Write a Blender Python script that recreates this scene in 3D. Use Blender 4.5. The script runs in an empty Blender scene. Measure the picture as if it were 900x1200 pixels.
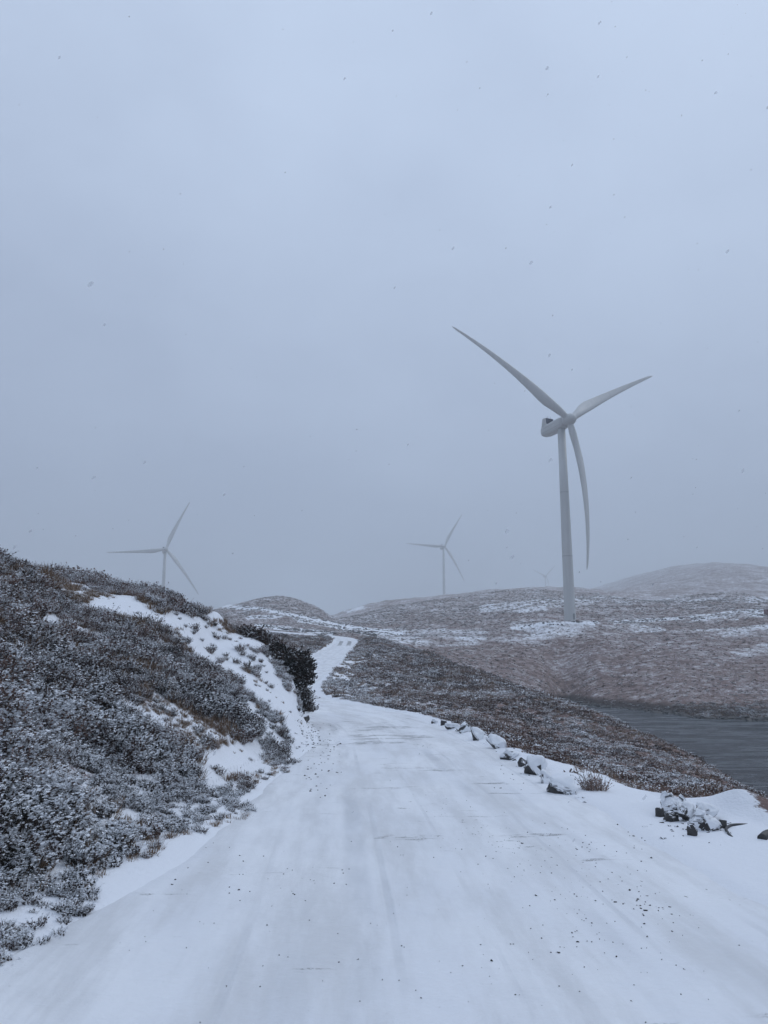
import bpy, bmesh, math, random
import numpy as np
from mathutils import Vector, Matrix, noise as mnoise

random.seed(7)
rng = np.random.default_rng(11)
C = bpy.context.scene.collection
scene = bpy.context.scene

# ------------------------------------------------------------------ camera geometry (photo frame 900 x 1200, eye at the origin)
F = 883.0
PITCH = math.atan(170.0 / F)
CP, SP = math.cos(PITCH), math.sin(PITCH)

def ray(px, py):
    v = -(py - 600.0)
    yc = F * CP - v * SP
    return (px - 450.0) / yc, (F * SP + v * CP) / yc       # x/Y, z/Y

def P(px, py, Y):
    a, b = ray(px, py)
    return (a * Y, Y, b * Y)

def project(x, y, z):
    d = CP * y + SP * z
    u = -SP * y + CP * z
    d = np.where(d > 0.05, d, 0.05)
    return 450 + F * x / d, 600 - F * u / d

# ------------------------------------------------------------------ helpers
def tag(o, label=None, cat=None, group=None, kind=None):
    if label: o['label'] = label
    if cat: o['category'] = cat
    if group: o['group'] = group
    if kind: o['kind'] = kind
    return o

def mesh_obj(name, verts, faces, mat, parent=None, smooth=False):
    me = bpy.data.meshes.new(name)
    me.from_pydata([tuple(v) for v in verts], [], [tuple(f) for f in faces])
    me.update()
    if smooth:
        me.polygons.foreach_set('use_smooth', [True] * len(me.polygons))
    for m in (mat if isinstance(mat, (list, tuple)) else [mat]):
        me.materials.append(m)
    o = bpy.data.objects.new(name, me)
    C.objects.link(o)
    if parent: o.parent = parent
    return o

def bm_obj(name, bm, mat, parent=None, smooth=False):
    me = bpy.data.meshes.new(name)
    bm.to_mesh(me); bm.free()
    if smooth:
        me.polygons.foreach_set('use_smooth', [True] * len(me.polygons))
    for m in (mat if isinstance(mat, (list, tuple)) else [mat]):
        me.materials.append(m)
    o = bpy.data.objects.new(name, me)
    C.objects.link(o)
    if parent: o.parent = parent
    return o

def empty(name, loc, rz=0.0):
    o = bpy.data.objects.new(name, None)
    C.objects.link(o)
    o.location = loc
    o.rotation_euler = (0, 0, rz)
    return o

# ------------------------------------------------------------------ value noise in numpy
def _hash(ix, iy, seed):
    n = (ix * 374761393 + iy * 668265263 + seed * 1442695041) & 0xFFFFFFFF
    n = ((n ^ (n >> 13)) * 1274126177) & 0xFFFFFFFF
    n = n ^ (n >> 16)
    return (n & 0xFFFFFF) / float(0xFFFFFF) * 2 - 1

def vnoise(x, y, seed=0):
    ix = np.floor(x).astype(np.int64); iy = np.floor(y).astype(np.int64)
    fx = x - ix; fy = y - iy
    fx = fx * fx * fx * (fx * (fx * 6 - 15) + 10); fy = fy * fy * fy * (fy * (fy * 6 - 15) + 10)
    a = _hash(ix, iy, seed); b = _hash(ix + 1, iy, seed)
    c = _hash(ix, iy + 1, seed); d = _hash(ix + 1, iy + 1, seed)
    return (a * (1 - fx) + b * fx) * (1 - fy) + (c * (1 - fx) + d * fx) * fy

def fbm(x, y, scale, octaves=4, seed=0, gain=0.5):
    s = np.zeros_like(x); a = 1.0; t = 0.0
    x = x / scale; y = y / scale
    for k in range(octaves):
        s += a * vnoise(x * 0.8 + y * 0.6 + 13.7 * k, -x * 0.6 + y * 0.8 + 7.1 * k, seed + k)
        t += a; a *= gain; x = x * 2.03; y = y * 2.03
    return s / t

def sstep(a, b, x):
    t = np.clip((x - a) / (b - a), 0, 1)
    return t * t * (3 - 2 * t)

# ------------------------------------------------------------------ road centre line
ROAD = [(1.6, -60, -2.6), (1.3, -20, -2.1), (1.2, -6, -2), (1.15, 0, -2), (1.0, 6, -2), (0.6, 13.4, -2), (0.2, 19, -2), (-0.7, 25, -2), (-3.0, 31.5, -2.0),
        (-5.6, 40, -2.0), (-7.0, 52, -1.95), (-7.3, 66, -1.5), (-7.4, 80, -0.95), (-7.6, 110, 0.45), (-7.9, 150, 2.25), (-9.2, 176, 4.0), (-13.5, 196, 5.2),
        (-23, 212, 6.4), (-38, 228, 8.0), (-62, 246, 10.0), (-95, 262, 12.5)]
def catmull(pts, step):
    pts = [np.array(p, float) for p in pts]
    out = []
    pts = [2 * pts[0] - pts[1]] + pts + [2 * pts[-1] - pts[-2]]
    for i in range(1, len(pts) - 2):
        p0, p1, p2, p3 = pts[i - 1:i + 3]
        n = max(2, int(np.linalg.norm(p2 - p1) / step))
        for k in range(n):
            t = k / n
            out.append(0.5 * ((2 * p1) + (-p0 + p2) * t + (2 * p0 - 5 * p1 + 4 * p2 - p3) * t * t + (-p0 + 3 * p1 - 3 * p2 + p3) * t ** 3))
    out.append(pts[-2])
    return np.array(out)
RC = catmull(ROAD, 0.5)
RT = np.gradient(RC[:, :2], axis=0); RT /= np.linalg.norm(RT, axis=1)[:, None]
RN = np.stack([RT[:, 1], -RT[:, 0]], 1)                    # to the right of travel
def half_w(y):                                             # left, right half widths
    l = np.interp(y, [0, 5.8, 6.7, 8.3, 10.2, 13.3, 19, 27, 32], [4.2, 3.7, 3.4, 2.97, 2.8, 2.5, 1.8, 1.7, 2.35])
    r = 2.1 + 0.45 * sstep(8, 2, y)
    far = sstep(22, 32, y)
    return l, r * (1 - far) + 2.35 * far
def road_query(x, y):
    """signed side offset, centre height, index of the nearest centre point"""
    sh = x.shape; x = x.ravel(); y = y.ravel()
    off = np.full(x.shape, 1e3); z = np.full(x.shape, 0.0); dist = np.full(x.shape, 1e3)
    m = np.where((x > -130) & (x < 40) & (y > -70) & (y < 300))[0]
    for k in range(0, len(m), 20000):
        q = m[k:k + 20000]
        dx = x[q, None] - RC[None, :, 0]; dy = y[q, None] - RC[None, :, 1]
        d2 = dx * dx + dy * dy
        i = d2.argmin(1); r = np.arange(len(q))
        off[q] = dx[r, i] * RN[i, 0] + dy[r, i] * RN[i, 1]
        dist[q] = np.sqrt(d2[r, i]); z[q] = RC[i, 2]
    return off.reshape(sh), z.reshape(sh), dist.reshape(sh)

# ------------------------------------------------------------------ terrain control points (photo pixel + distance, or world)
CPX = [
 # left bank: foot, face, crest
 (0,1110,5.8),(-150,1200,4.6),(100,1060,6.7),(210,1000,8.3),(270,957,10.2),(330,912,13.3),(375,868,19),
 (0,960,7.2),(0,850,9.3),(0,745,12.5),(0,664,17),(-150,622,15),(-150,800,9),
 (80,960,8.0),(50,678,19),(100,690,21),(150,695,23),(200,702,24.5),(255,716,25.5),(300,744,26),(338,772,26),(360,795,25.3),(369,832,22.6),
 (80,850,11),(80,760,15),(150,960,9),(150,900,10.5),(150,800,14),(150,740,18),(250,880,13),(250,800,18),(250,750,22.5),(330,860,17),(330,810,21),
 # knoll left of the road and the far left hill
 (345,749,150),(375,749,165),(368,766,110),(320,746,160),(270,745,180),
 (240,718,420),(200,722,420),(270,713,430),(300,706,440),(330,703,450),(355,707,450),(375,715,440),(386,726,425),(300,725,330),(345,729,320),(400,739,290),(250,735,300),
 # ridge behind
 (386,724,620),(400,719,600),(430,711,600),(470,706,560),(500,706,520),(550,704,500),(580,700,480),(610,697,480),(650,695,480),(700,696,480),(760,704,470),(820,701,470),(900,702,470),(1000,705,460),
 (767,684,820),(733,690,820),(703,697,820),(800,674,850),(833,667,850),(860,665,850),(900,667,850),(980,670,850),
 # slope between the valley and the ridge
 (430,738,290),(450,748,240),(490,750,240),(520,748,250),(560,748,252),(600,745,255),(650,738,262),(671,733,275),(720,736,266),(800,736,262),(900,732,260),
 (500,722,370),(560,720,370),(600,715,360),(700,716,350),(800,715,350),(900,713,345),
 (520,768,205),(560,778,200),(600,768,220),(700,780,210),(800,790,190),(900,795,180),(640,800,200),(800,815,165),(900,825,150),(720,812,185),
 # shore of the loch
 (660,821,198),(740,831,167),(800,837,151),(850,841,144),(900,844,137),
 # hillside right of the road
 (503,846,24.8),(560,840,36),(600,850,35),(700,900,24),(640,880,25),(800,920,21),(900,950,19),(700,860,42),(760,880,34),(450,800,60),(450,770,100),(480,780,100),(550,810,65),(500,815,52),(420,792,72),(440,820,45),
 (430,748,172),(460,755,150),(500,767,120),(560,790,95),(600,803,82),(660,825,64),(700,838,56),(760,865,45),(820,893,36),(900,940,27),(960,978,22),
 # verge by the right cluster of boulders
 (900,962,10.6),(790,950,11.6),(700,945,11.8),(1000,1000,9.5),(660,928,12.4),(590,885,16.5),(720,925,14.5),
]
W = []
for (a, b, c) in CPX: W.append(P(a, b, c))
def W_at(px, Y, z): W.append(((px - 450.0) / 900.0 * Y, Y, z))
W_at(900, 50, -11); W_at(820, 62, -11); W_at(760, 82, -11); W_at(700, 112, -11); W_at(652, 146, -11.1)
W_at(900, 62, -13.2); W_at(820, 82, -13.2); W_at(760, 103, -13.2); W_at(705, 140, -13.0); W_at(900, 100, -14); W_at(860, 118, -13.2); W_at(770, 135, -13.2); W_at(700, 165, -12.5)
W_at(600, 130, -8); W_at(560, 150, -5.5); W_at(500, 175, -1.5); W_at(628, 165, -10.3); W_at(465, 195, 3.5)
W_at(1150, 8, -2.1); W_at(1150, 20, -5); W_at(1200, 40, -11); W_at(1200, 110, -13.5); W_at(1200, 170, -6); W_at(1200, 300, 14); W_at(1200, 900, 95)
W += [(-6.2, 29.0, -0.9), (-7.2, 33, -1.7), (-9, 38, -1.2), (-11, 30, 2.0), (-15, 30, 2.6), (-12, 24, 2.5), (-14, 44, 0.8), (-12, 60, 0.2), (-13, 82, 1.0), (-20, 70, 3), (-16, 110, 2.5), (-35, 110, 6),
      (-9, 7, 2.0), (-12, 12, 3.3), (-16, 18, 4.0), (-20, 8, 4.5), (-40, 30, 7), (-60, 80, 9), (-100, 200, 12), (-200, 400, 22), (-300, 300, 30),
      (0, -5, -2), (0, -15, -2.05), (0, -40, -2.3), (6, -8, -3.0), (-6, -8, 0.6), (20, -25, -9), (-20, -25, 5), (0, -200, 2), (60, 0, -12), (120, 40, -13.5), (80, -80, -12),
      (-200, -100, 30), (-900, 0, 70), (900, 0, 60), (0, -900, 60), (700, 700, 60), (400, 300, 22), (-700, 700, 40), (-1500, -1500, 80), (1500, -1500, 80),
      (70.3, 287.5, 13.0), (64, 284, 12.9), (76, 284, 12.9),
      (-235.6, 804, 34.0), (89, 1114, 83.0), (379, 1773, 132), (-160, 620, 28), (-40, 800, 45), (200, 800, 68), (0, 1500, 90), (-900, 2500, 100), (1500, 2500, 150), (0, 3400, 150), (-2500, 1500, 110), (2500, 1000, 120), (-2000, -2500, 100), (2000, -2500, 100), (300, 1300, 95)]
W = np.array(W)
def warp(x, y):
    r = np.sqrt(x * x + y * y) + 1e-6
    v = np.log(1 + r / 4.0)
    return x / r * v * 2.0, y / r * v, r
def tps(d2): return 0.5 * d2 * np.log(d2 + 1e-12)
wu, wv, wr = warp(W[:, 0], W[:, 1])
n = len(W)
K = tps((wu[:, None] - wu) ** 2 + (wv[:, None] - wv) ** 2) + np.eye(n) * 2e-4
Q = np.stack([np.ones(n), wu, wv], 1)
A = np.block([[K, Q], [Q.T, np.zeros((3, 3))]])
sol = np.linalg.solve(A, np.concatenate([W[:, 2] / (wr + 8), np.zeros(3)]))
def base_z(x, y):
    sh = x.shape; x = x.ravel(); y = y.ravel(); out = np.empty(x.shape)
    for k in range(0, len(x), 20000):
        u, v, r = warp(x[k:k + 20000], y[k:k + 20000])
        out[k:k + 20000] = (tps((u[:, None] - wu) ** 2 + (v[:, None] - wv) ** 2) @ sol[:n] + sol[n] + sol[n + 1] * u + sol[n + 2] * v) * (r + 8)
    return out.reshape(sh)

TOWERS = [(70.3, 287.5, 13.0), (-235.6, 804, 34.0), (89, 1114, 83.0), (379, 1773, 132)]
WATER_Z = -11.0
# polar grid: fine inside the field of view
az_f = np.arange(-36, 36.001, 0.075)
az = np.radians(np.concatenate([np.arange(-180, -36, 2.0), az_f, np.arange(38, 180, 2.0)]))
rr = np.concatenate([np.array([0.6, 1.2, 2.0, 2.8]), np.exp(np.linspace(math.log(3.5), math.log(3600), 620))])
RR, AZ = np.meshgrid(rr, az, indexing='ij')
GX = RR * np.sin(AZ); GY = RR * np.cos(AZ)
GZ = base_z(GX, GY)
off, zroad, rdist = road_query(GX, GY)
hl, hr = half_w(GY)
edge = np.where(off > 0, rdist - hr, rdist - hl)            # metres outside the road edge
edge = np.where(rdist > 900, 999, edge)
# relief
near = sstep(260, 60, RR)
rel = 0.16 * fbm(GX, GY, 1.7, 4, 3) + 0.30 * fbm(GX, GY, 6.0, 3, 21)
mid = sstep(25, 120, RR)
rel2 = 0.9 * fbm(GX, GY, 14, 5, 41) * mid + 4.2 * fbm(GX, GY, 60, 6, 61, 0.58) * sstep(120, 500, RR) + 10 * fbm(GX, GY, 300, 4, 81) * sstep(500, 1500, RR)
amp = sstep(0.0, 2.5, edge)
towermask = np.ones_like(GX)
for (tx, ty, tz) in TOWERS:
    towermask *= sstep(6, 20, np.hypot(GX - tx, GY - ty))
GZ = GZ + (rel + rel2) * amp * towermask
for (tx, ty, tz) in TOWERS:
    k = sstep(25, 8, np.hypot(GX - tx, GY - ty))
    GZ = GZ * (1 - k) + tz * k
# road bed
bed = zroad - 0.07
kw = 0.7 + 0.7 * sstep(20, 16, RR)
k = np.clip(1 - (edge - 0.05) / (kw - 0.05), 0, 1); k = k * k * (3 - 2 * k)
kr = sstep(2.6, 0.1, edge)
k = np.where(off > 0, kr, k)
GZ = GZ * (1 - k) + (zroad - 0.07 + 0.085 * sstep(-0.3, 0.2, edge)) * k
# snow berm and mound on the right verge near the boulders
def bump(x0, y0, rx, ry, h):
    return h * np.exp(-(((GX - x0) / rx) ** 2 + ((GY - y0) / ry) ** 2))
mx, my, _ = P(868, 966, 10.3)
GZ += bump(mx, my, 0.40, 0.35, 0.24) + bump(mx + 0.9, my - 0.5, 0.8, 0.3, 0.12)
mx, my, _ = P(800, 962, 10.7)
GZ += bump(mx, my, 0.55, 0.35, 0.14)
for (a_, b_, Y_) in ((530, 852, 22), (560, 865, 19.6), (581, 875, 18.2), (597, 888, 16.8), (614, 895, 15.8), (629, 905, 15), (645, 917, 14.2), (662, 929, 13.2), (678, 938, 12.8)):
    mx, my, _ = P(a_, b_, Y_); GZ += bump(mx + .05, my, 0.35, 0.30, 0.085)

def grid_z(x, y):
    r = np.hypot(x, y); a = np.arctan2(x, y)
    i = np.clip(np.searchsorted(rr, r) - 1, 0, len(rr) - 2); j = np.clip(np.searchsorted(az, a) - 1, 0, len(az) - 2)
    t = np.clip((r - rr[i]) / (rr[i + 1] - rr[i]), 0, 1); s = np.clip((a - az[j]) / (az[j + 1] - az[j]), 0, 1)
    return (GZ[i, j] * (1 - t) + GZ[i + 1, j] * t) * (1 - s) + (GZ[i, j + 1] * (1 - t) + GZ[i + 1, j + 1] * t) * s
def gz(x, y): return float(grid_z(np.array([float(x)]), np.array([float(y)]))[0])

def hit(px, py, y0=4.0, y1=60.0):
    ra, rb = ray(px, py)
    ys = np.linspace(y0, y1, 3000); zz_ = grid_z(ra * ys, ys)
    i = np.where(zz_ > rb * ys)[0]
    Y_ = ys[i[0]] if len(i) else y1
    return ra * Y_, Y_, float(grid_z(np.array([ra * Y_]), np.array([Y_]))[0])

# ------------------------------------------------------------------ snow cover: patches with a fixed place on the ground
def in_poly(px, py, poly):
    inside = np.zeros(px.shape, bool); m = len(poly)
    for i in range(m):
        x1, y1 = poly[i]; x2, y2 = poly[(i + 1) % m]
        if y1 == y2: continue
        c = ((y1 > py) != (y2 > py)) & (px < (x2 - x1) * (py - y1) / (y2 - y1) + x1)
        inside ^= c
    return inside
def line_dist(px, py, pts):
    d = np.full(px.shape, 1e9)
    for (x1, y1), (x2, y2) in zip(pts[:-1], pts[1:]):
        L = (x2 - x1) ** 2 + (y2 - y1) ** 2
        t = np.clip(((px - x1) * (x2 - x1) + (py - y1) * (y2 - y1)) / L, 0, 1)
        d = np.minimum(d, np.hypot(px - x1 - t * (x2 - x1), py - y1 - t * (y2 - y1)))
    return d
def snow_field(x, y, z, r, e):
    px, py = project(x, y, z)
    wx = px + 9 * fbm(px, py, 22, 3, 5) * sstep(60, 20, r) + 3 * fbm(px, py, 9, 2, 15)
    wy = py + 7 * fbm(px, py, 22, 3, 9) * sstep(60, 20, r) + 1.5 * fbm(px, py, 9, 2, 19)
    s = np.zeros(px.shape)
    nb = (r < 33) & (x < 0)
    for poly in ([(205,742),(235,732),(262,740),(292,746),(316,772),(328,800),(348,822),(354,845),(335,838),(300,808),(268,788),(235,768)],
                 [(92,712),(120,700),(160,702),(182,718),(205,716),(245,730),(225,740),(190,735),(165,722),(130,722),(110,718)],
                 [(18,728),(40,724),(70,732),(60,742),(25,740)],[(85,732),(105,738),(98,745),(82,742)],
                 [(230,900),(240,880),(280,866),(312,872),(318,890),(280,900),(248,915)],
                 [(340,840),(378,838),(378,900),(360,908),(350,880)],
                 [(160,910),(190,905),(200,918),(170,925)],[(0,945),(22,955),(15,1000),(0,990)],[(95,955),(125,960),(118,985),(100,975)],
                 [(245,712),(268,716),(262,726),(240,722)],[(290,742),(305,745),(312,757),(296,755)]):
        s = np.maximum(s, (in_poly(wx, wy, poly) & nb) * 1.0)
    fr = r > 100
    brk = np.clip(0.95 + 1.9 * fbm(x, y, 11, 4, 171), 0, 1.7)
    wx = np.where(fr, px + 14 * fbm(x, y, 25, 4, 173), wx); wy = np.where(fr, py + 3.0 * fbm(x, y, 18, 4, 175), wy)
    s = np.maximum(s, (in_poly(wx, wy, [(425,738),(470,735),(560,739),(620,745),(700,738),(760,740),(640,752),(560,757),(480,757),(440,750)]) & fr) * 0.134 * brk)
    s = np.maximum(s, (in_poly(wx, wy, [(600,728),(720,728),(790,738),(700,746),(610,742)]) & fr) * 0.113 * brk)
    s = np.maximum(s, (in_poly(wx, wy, [(795,722),(850,717),(900,713),(930,715),(900,722),(820,728)]) & fr) * 0.296 * brk)
    s = np.maximum(s, (in_poly(wx, wy, [(780,738),(900,732),(930,738),(860,746)]) & fr) * 0.134 * brk)
    s = np.maximum(s, (in_poly(wx, wy, [(700,698),(900,700),(900,706),(760,708),(600,712),(590,704)]) & fr) * 0.091 * brk)
    s = np.maximum(s, (in_poly(wx, wy, [(565,708),(640,706),(640,716),(560,718)]) & fr) * 0.113 * brk)
    s = np.maximum(s, (in_poly(wx, wy, [(860,760),(900,752),(900,768),(850,766)]) & fr) * 0.6 * 0.134 * brk)
    s = np.maximum(s, (in_poly(wx, wy, [(400,712),(425,708),(430,714),(405,718)]) & fr) * 0.189 * brk)
    for pts, w, v in (([(262,711),(300,713),(340,720),(390,731),(430,738),(470,742)], 1.5, 0.95), ([(300,733),(345,738),(390,743)], 1.5, 0.9),
                      ([(345,726),(400,737),(440,745)], 1.3, 0.6), ([(600,736),(640,731),(700,729)], 1.1, 0.85), ([(290,724),(330,722)], 1.2, 0.55), ([(720,729),(800,724)], 1.0, 0.6)):
        s = np.maximum(s, np.where(fr, v * np.clip(brk + .2, 0, 1.0) * sstep(w + 1.0, w - 0.6, line_dist(px, py + 0.8 * fbm(x, y, 30, 3, 177), pts)), 0))
    s = np.maximum(s, np.where((r > 28) & (r < 110) & (x > -6), (0.34 + 0.4 * fbm(x, y, 4, 3, 181)) * sstep(9, 1, e), 0))
    # verges and road bed
    wob = 0.35 * fbm(x, y, 0.9, 3, 77)
    s = np.maximum(s, sstep(0.55, 0.15, e + wob * 0.8))
    s = np.maximum(s, np.where((x < 0) & (r < 30), 0.26 + 0.45 * fbm(x, y, 0.9, 3, 133) + 0.5 * sstep(2.0, 0.7, e), 0).clip(0, 0.47))
    rightv = (x > 0) & (r < 16)
    s = np.maximum(s, np.where(rightv, sstep(1.9, 1.4, e + wob * 0.7), 0))
    return np.clip(s, 0, 1)
SNOW = snow_field(GX, GY, GZ, RR, edge)
DARK = np.clip(sstep(1.5, 0.6, np.abs(GZ - WATER_Z - 0.3)) * (RR > 45) * (GX > 5) , 0, 1)       # wet stones at the water's edge

# ------------------------------------------------------------------ node helpers
class NT:
    def __init__(s, m):
        m.use_nodes = True; s.t = m.node_tree; s.t.nodes.clear()
    def n(s, kind, **kw):
        nd = s.t.nodes.new(kind)
        for k, v in kw.items():
            if k.startswith('i_'):
                key = k[2:]; key = int(key) if key.isdigit() else key.replace('_', ' ')
                s.put(nd.inputs[key], v)
            else: setattr(nd, k, v)
        return nd
    def put(s, sock, v):
        if isinstance(v, bpy.types.NodeSocket): s.t.links.new(v, sock)
        elif isinstance(v, tuple) and len(v) == 3 and sock.type == 'RGBA': sock.default_value = (*v, 1)
        else: sock.default_value = v
    def noise(s, vec, scale, detail=4, rough=0.55, dist=0.0):
        nd = s.n('ShaderNodeTexNoise', i_Vector=vec, i_Scale=scale, i_Detail=detail, i_Roughness=rough, i_Distortion=dist); return nd.outputs[0]
    def ramp(s, v, a, b, lo=0.0, hi=1.0):
        return s.n('ShaderNodeMapRange', clamp=True, interpolation_type='SMOOTHSTEP', i_0=v, i_1=a, i_2=b, i_3=lo, i_4=hi).outputs[0]
    def math(s, op, a, b=0.0, c=0.0):
        return s.n('ShaderNodeMath', operation=op, i_0=a, i_1=b, i_2=c).outputs[0]
    def mix(s, f, a, b):
        nd = s.n('ShaderNodeMix', data_type='RGBA'); s.put(nd.inputs[0], f); s.put(nd.inputs[6], a); s.put(nd.inputs[7], b); return nd.outputs[2]
    def vec(s, v, scale=(1, 1, 1), rot=(0, 0, 0)):
        return s.n('ShaderNodeMapping', i_Vector=v, i_Rotation=rot, i_Scale=scale).outputs[0]
    def bsdf(s, col, rough, normal=None, **kw):
        b = s.n('ShaderNodeBsdfPrincipled'); s.put(b.inputs['Base Color'], col); s.put(b.inputs['Roughness'], rough)
        if normal is not None: s.put(b.inputs['Normal'], normal)
        for k, v in kw.items(): s.put(b.inputs[k.replace('_', ' ')], v)
        o = s.n('ShaderNodeOutputMaterial'); s.t.links.new(b.outputs[0], o.inputs[0]); return b
    def bump(s, h, strength, dist, normal=None):
        nd = s.n('ShaderNodeBump', i_Strength=strength, i_Distance=dist, i_Height=h)
        if normal is not None: s.put(nd.inputs['Normal'], normal)
        return nd.outputs[0]
def mat(name): return bpy.data.materials.new(name)
SNOWC = (0.80, 0.82, 0.86)

# terrain material
M_ter = mat('moorland'); t = NT(M_ter)
pos = t.n('ShaderNodeNewGeometry').outputs['Position']
nrm = t.n('ShaderNodeNewGeometry').outputs['Normal']
sn = t.n('ShaderNodeAttribute', attribute_name='snow').outputs['Fac']
dk = t.n('ShaderNodeAttribute', attribute_name='dark').outputs['Fac']
rd = t.n('ShaderNodeAttribute', attribute_name='range').outputs['Fac']      # distance class of the relief: fine tufts near, coarse far
big = t.noise(pos, 0.045, 5, 0.6)
med = t.noise(pos, 0.5, 6, 0.65)
fine = t.noise(pos, 3.2, 6, 0.7)
tiny = t.noise(pos, 16.0, 5, 0.7)
grass = t.mix(t.ramp(med, 0.35, 0.65), (0.135, 0.092, 0.084), (0.255, 0.182, 0.160))
grass = t.mix(t.ramp(big, 0.42, 0.62), grass, (0.190, 0.128, 0.116))
grass = t.mix(t.ramp(fine, 0.50, 0.72, 0.0, 0.8), grass, (0.040, 0.034, 0.030))
grass = t.mix(t.math('MULTIPLY', dk, 0.85), grass, (0.012, 0.012, 0.012))
# dusting of snow
spk = t.math('ADD', t.math('MULTIPLY', fine, 0.4), t.math('ADD', t.math('MULTIPLY', tiny, 0.35), t.math('MULTIPLY', med, 0.25)))
thr = t.math('SUBTRACT', 0.545, t.math('MULTIPLY', sn, 0.42))
thr = t.math('ADD', thr, t.math('MULTIPLY', t.math('SUBTRACT', 0.5, big), 0.14))
thr = t.math('ADD', thr, t.math('MULTIPLY', dk, 0.1))
thr = t.math('SUBTRACT', thr, t.ramp(rd, 0.1, 0.45, 0.0, 0.035))
patc = t.noise(t.vec(pos, (1, 1, 3)), 0.16, 6, 0.65)
thr = t.math('ADD', thr, t.math('MULTIPLY', t.math('SUBTRACT', 0.5, patc), 0.16))
d = t.math('SUBTRACT', spk, thr)
sm = t.ramp(d, -0.03, 0.06)
sm = t.math('MAXIMUM', sm, t.ramp(sn, 0.72, 0.95))
col = t.mix(sm, grass, SNOWC)
h = t.math('ADD', t.math('MULTIPLY', fine, 0.5), t.math('MULTIPLY', med, 0.6))
h = t.math('MULTIPLY', h, t.math('SUBTRACT', 1.0, t.math('MULTIPLY', sn, 0.9)))
nb_ = t.bump(h, 0.45, 0.4)
nb_ = t.bump(t.math('ADD', tiny, t.noise(pos, 3.0, 4)), 0.35, 0.03, nb_)
t.bsdf(col, 0.85, nb_, Specular_IOR_Level=0.15)

# snow on the road
M_road = mat('road_snow'); t = NT(M_road)
uv = t.n('ShaderNodeUVMap', uv_map='UVMap').outputs[0]
pos = t.n('ShaderNodeNewGeometry').outputs['Position']
sep = t.n('ShaderNodeSeparateXYZ', i_0=uv)
U, V = sep.outputs[0], sep.outputs[1]
wv_ = t.noise(t.vec(uv, (0.0, 0.05, 1)), 1.0, 1)
Uw = t.math('ADD', U, t.math('MULTIPLY', t.math('SUBTRACT', wv_, 0.5), 0.7))
def groove(c, w):
    return t.ramp(t.math('ABSOLUTE', t.math('SUBTRACT', Uw, c)), w, w * 0.35)
gr = None
for c_, w_, k_ in ((-1.25, 0.16, 1.0), (-1.0, 0.05, 0.8), (0.55, 0.15, 1.0), (0.82, 0.04, 0.7), (-0.3, 0.03, 0.6), (1.75, 0.05, 0.8), (-2.1, 0.05, 0.5), (1.25, 0.10, 0.5), (-1.7, 0.22, 0.45), (0.2, 0.25, 0.3), (2.1, 0.10, 0.6)):
    g = t.math('MULTIPLY', groove(c_, w_), k_)
    gr = g if gr is None else t.math('MAXIMUM', gr, g)
gr = t.math('MULTIPLY', gr, t.ramp(t.noise(t.vec(uv, (1.3, 0.35, 1)), 1.0, 4), 0.40, 0.68))
# thin places where gravel shows: short streaks lying across the track
st = t.noise(t.vec(uv, (0.9, 5.0, 1)), 1.0, 6, 0.7, 0.3)
zone = t.math('MULTIPLY', t.noise(t.vec(uv, (0.38, 0.16, 1)), 1.0, 2), t.ramp(V, 2.0, 8.0, 0.45, 1.0))
zone2 = t.math('MULTIPLY', t.ramp(t.math('ABSOLUTE', t.math('SUBTRACT', V, 21.0)), 4.5, 1.5), t.ramp(t.math('ABSOLUTE', t.math('ADD', U, -0.1)), 1.5, 0.6))
thr = t.math('SUBTRACT', 0.675, t.math('MULTIPLY', t.ramp(zone, 0.42, 0.7), 0.07))
thr = t.math('SUBTRACT', thr, t.math('MULTIPLY', zone2, 0.04))
thr = t.math('SUBTRACT', thr, t.math('MULTIPLY', gr, 0.035))
thr = t.math('ADD', thr, t.ramp(V, 5.0, 11.0, 0.06, 0.0))
dirt = t.ramp(t.math('SUBTRACT', st, thr), -0.02, 0.05)
st2 = t.noise(t.vec(uv, (0.42, 1.7, 1)), 1.0, 5, 0.6, 0.2)
zc = t.math('MULTIPLY', t.ramp(t.math('ABSOLUTE', t.math('SUBTRACT', V, 14.0)), 10.0, 3.0), t.ramp(t.math('ABSOLUTE', t.math('SUBTRACT', U, 0.3)), 2.0, 0.8))
brk_ = t.ramp(t.noise(t.vec(uv, (3.0, 7.0, 1)), 1.0, 4, 0.7), 0.42, 0.56)
d2_ = t.ramp(t.math('ADD', st2, t.math('ADD', t.math('MULTIPLY', zone2, 0.135), t.math('MULTIPLY', zc, 0.035))), 0.645, 0.71)
dirt = t.math('MAXIMUM', dirt, t.math('MULTIPLY', t.math('MULTIPLY', d2_, brk_), 1.0))
d3_ = t.math('MULTIPLY', t.ramp(t.math('ABSOLUTE', t.math('SUBTRACT', V, 160.0)), 12.0, 7.0), t.ramp(t.math('ABSOLUTE', t.math('SUBTRACT', t.math('ABSOLUTE', U), 0.9)), 0.55, 0.25))
d3_ = t.math('MULTIPLY', d3_, t.ramp(t.noise(uv, 0.6, 5, 0.7), 0.36, 0.5))
grain = t.noise(pos, 60, 3, 0.7)
dirt = t.math('MULTIPLY', dirt, t.ramp(grain, 0.38, 0.58))
spck = t.ramp(t.math('ADD', t.noise(t.vec(pos, (1, .7, 1)), 22, 2, 0.5), t.math('MULTIPLY', t.ramp(zone, 0.38, 0.66), 0.13)), 0.80, 0.83)
snowv = t.mix(t.ramp(t.noise(t.vec(uv, (1.0, 0.45, 1)), 0.7, 5), 0.3, 0.7), (0.76, 0.78, 0.82), (0.84, 0.855, 0.88))
thin = t.ramp(t.noise(t.vec(uv, (1.6, 0.28, 1)), 1.0, 6, 0.65), 0.40, 0.66)
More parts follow.
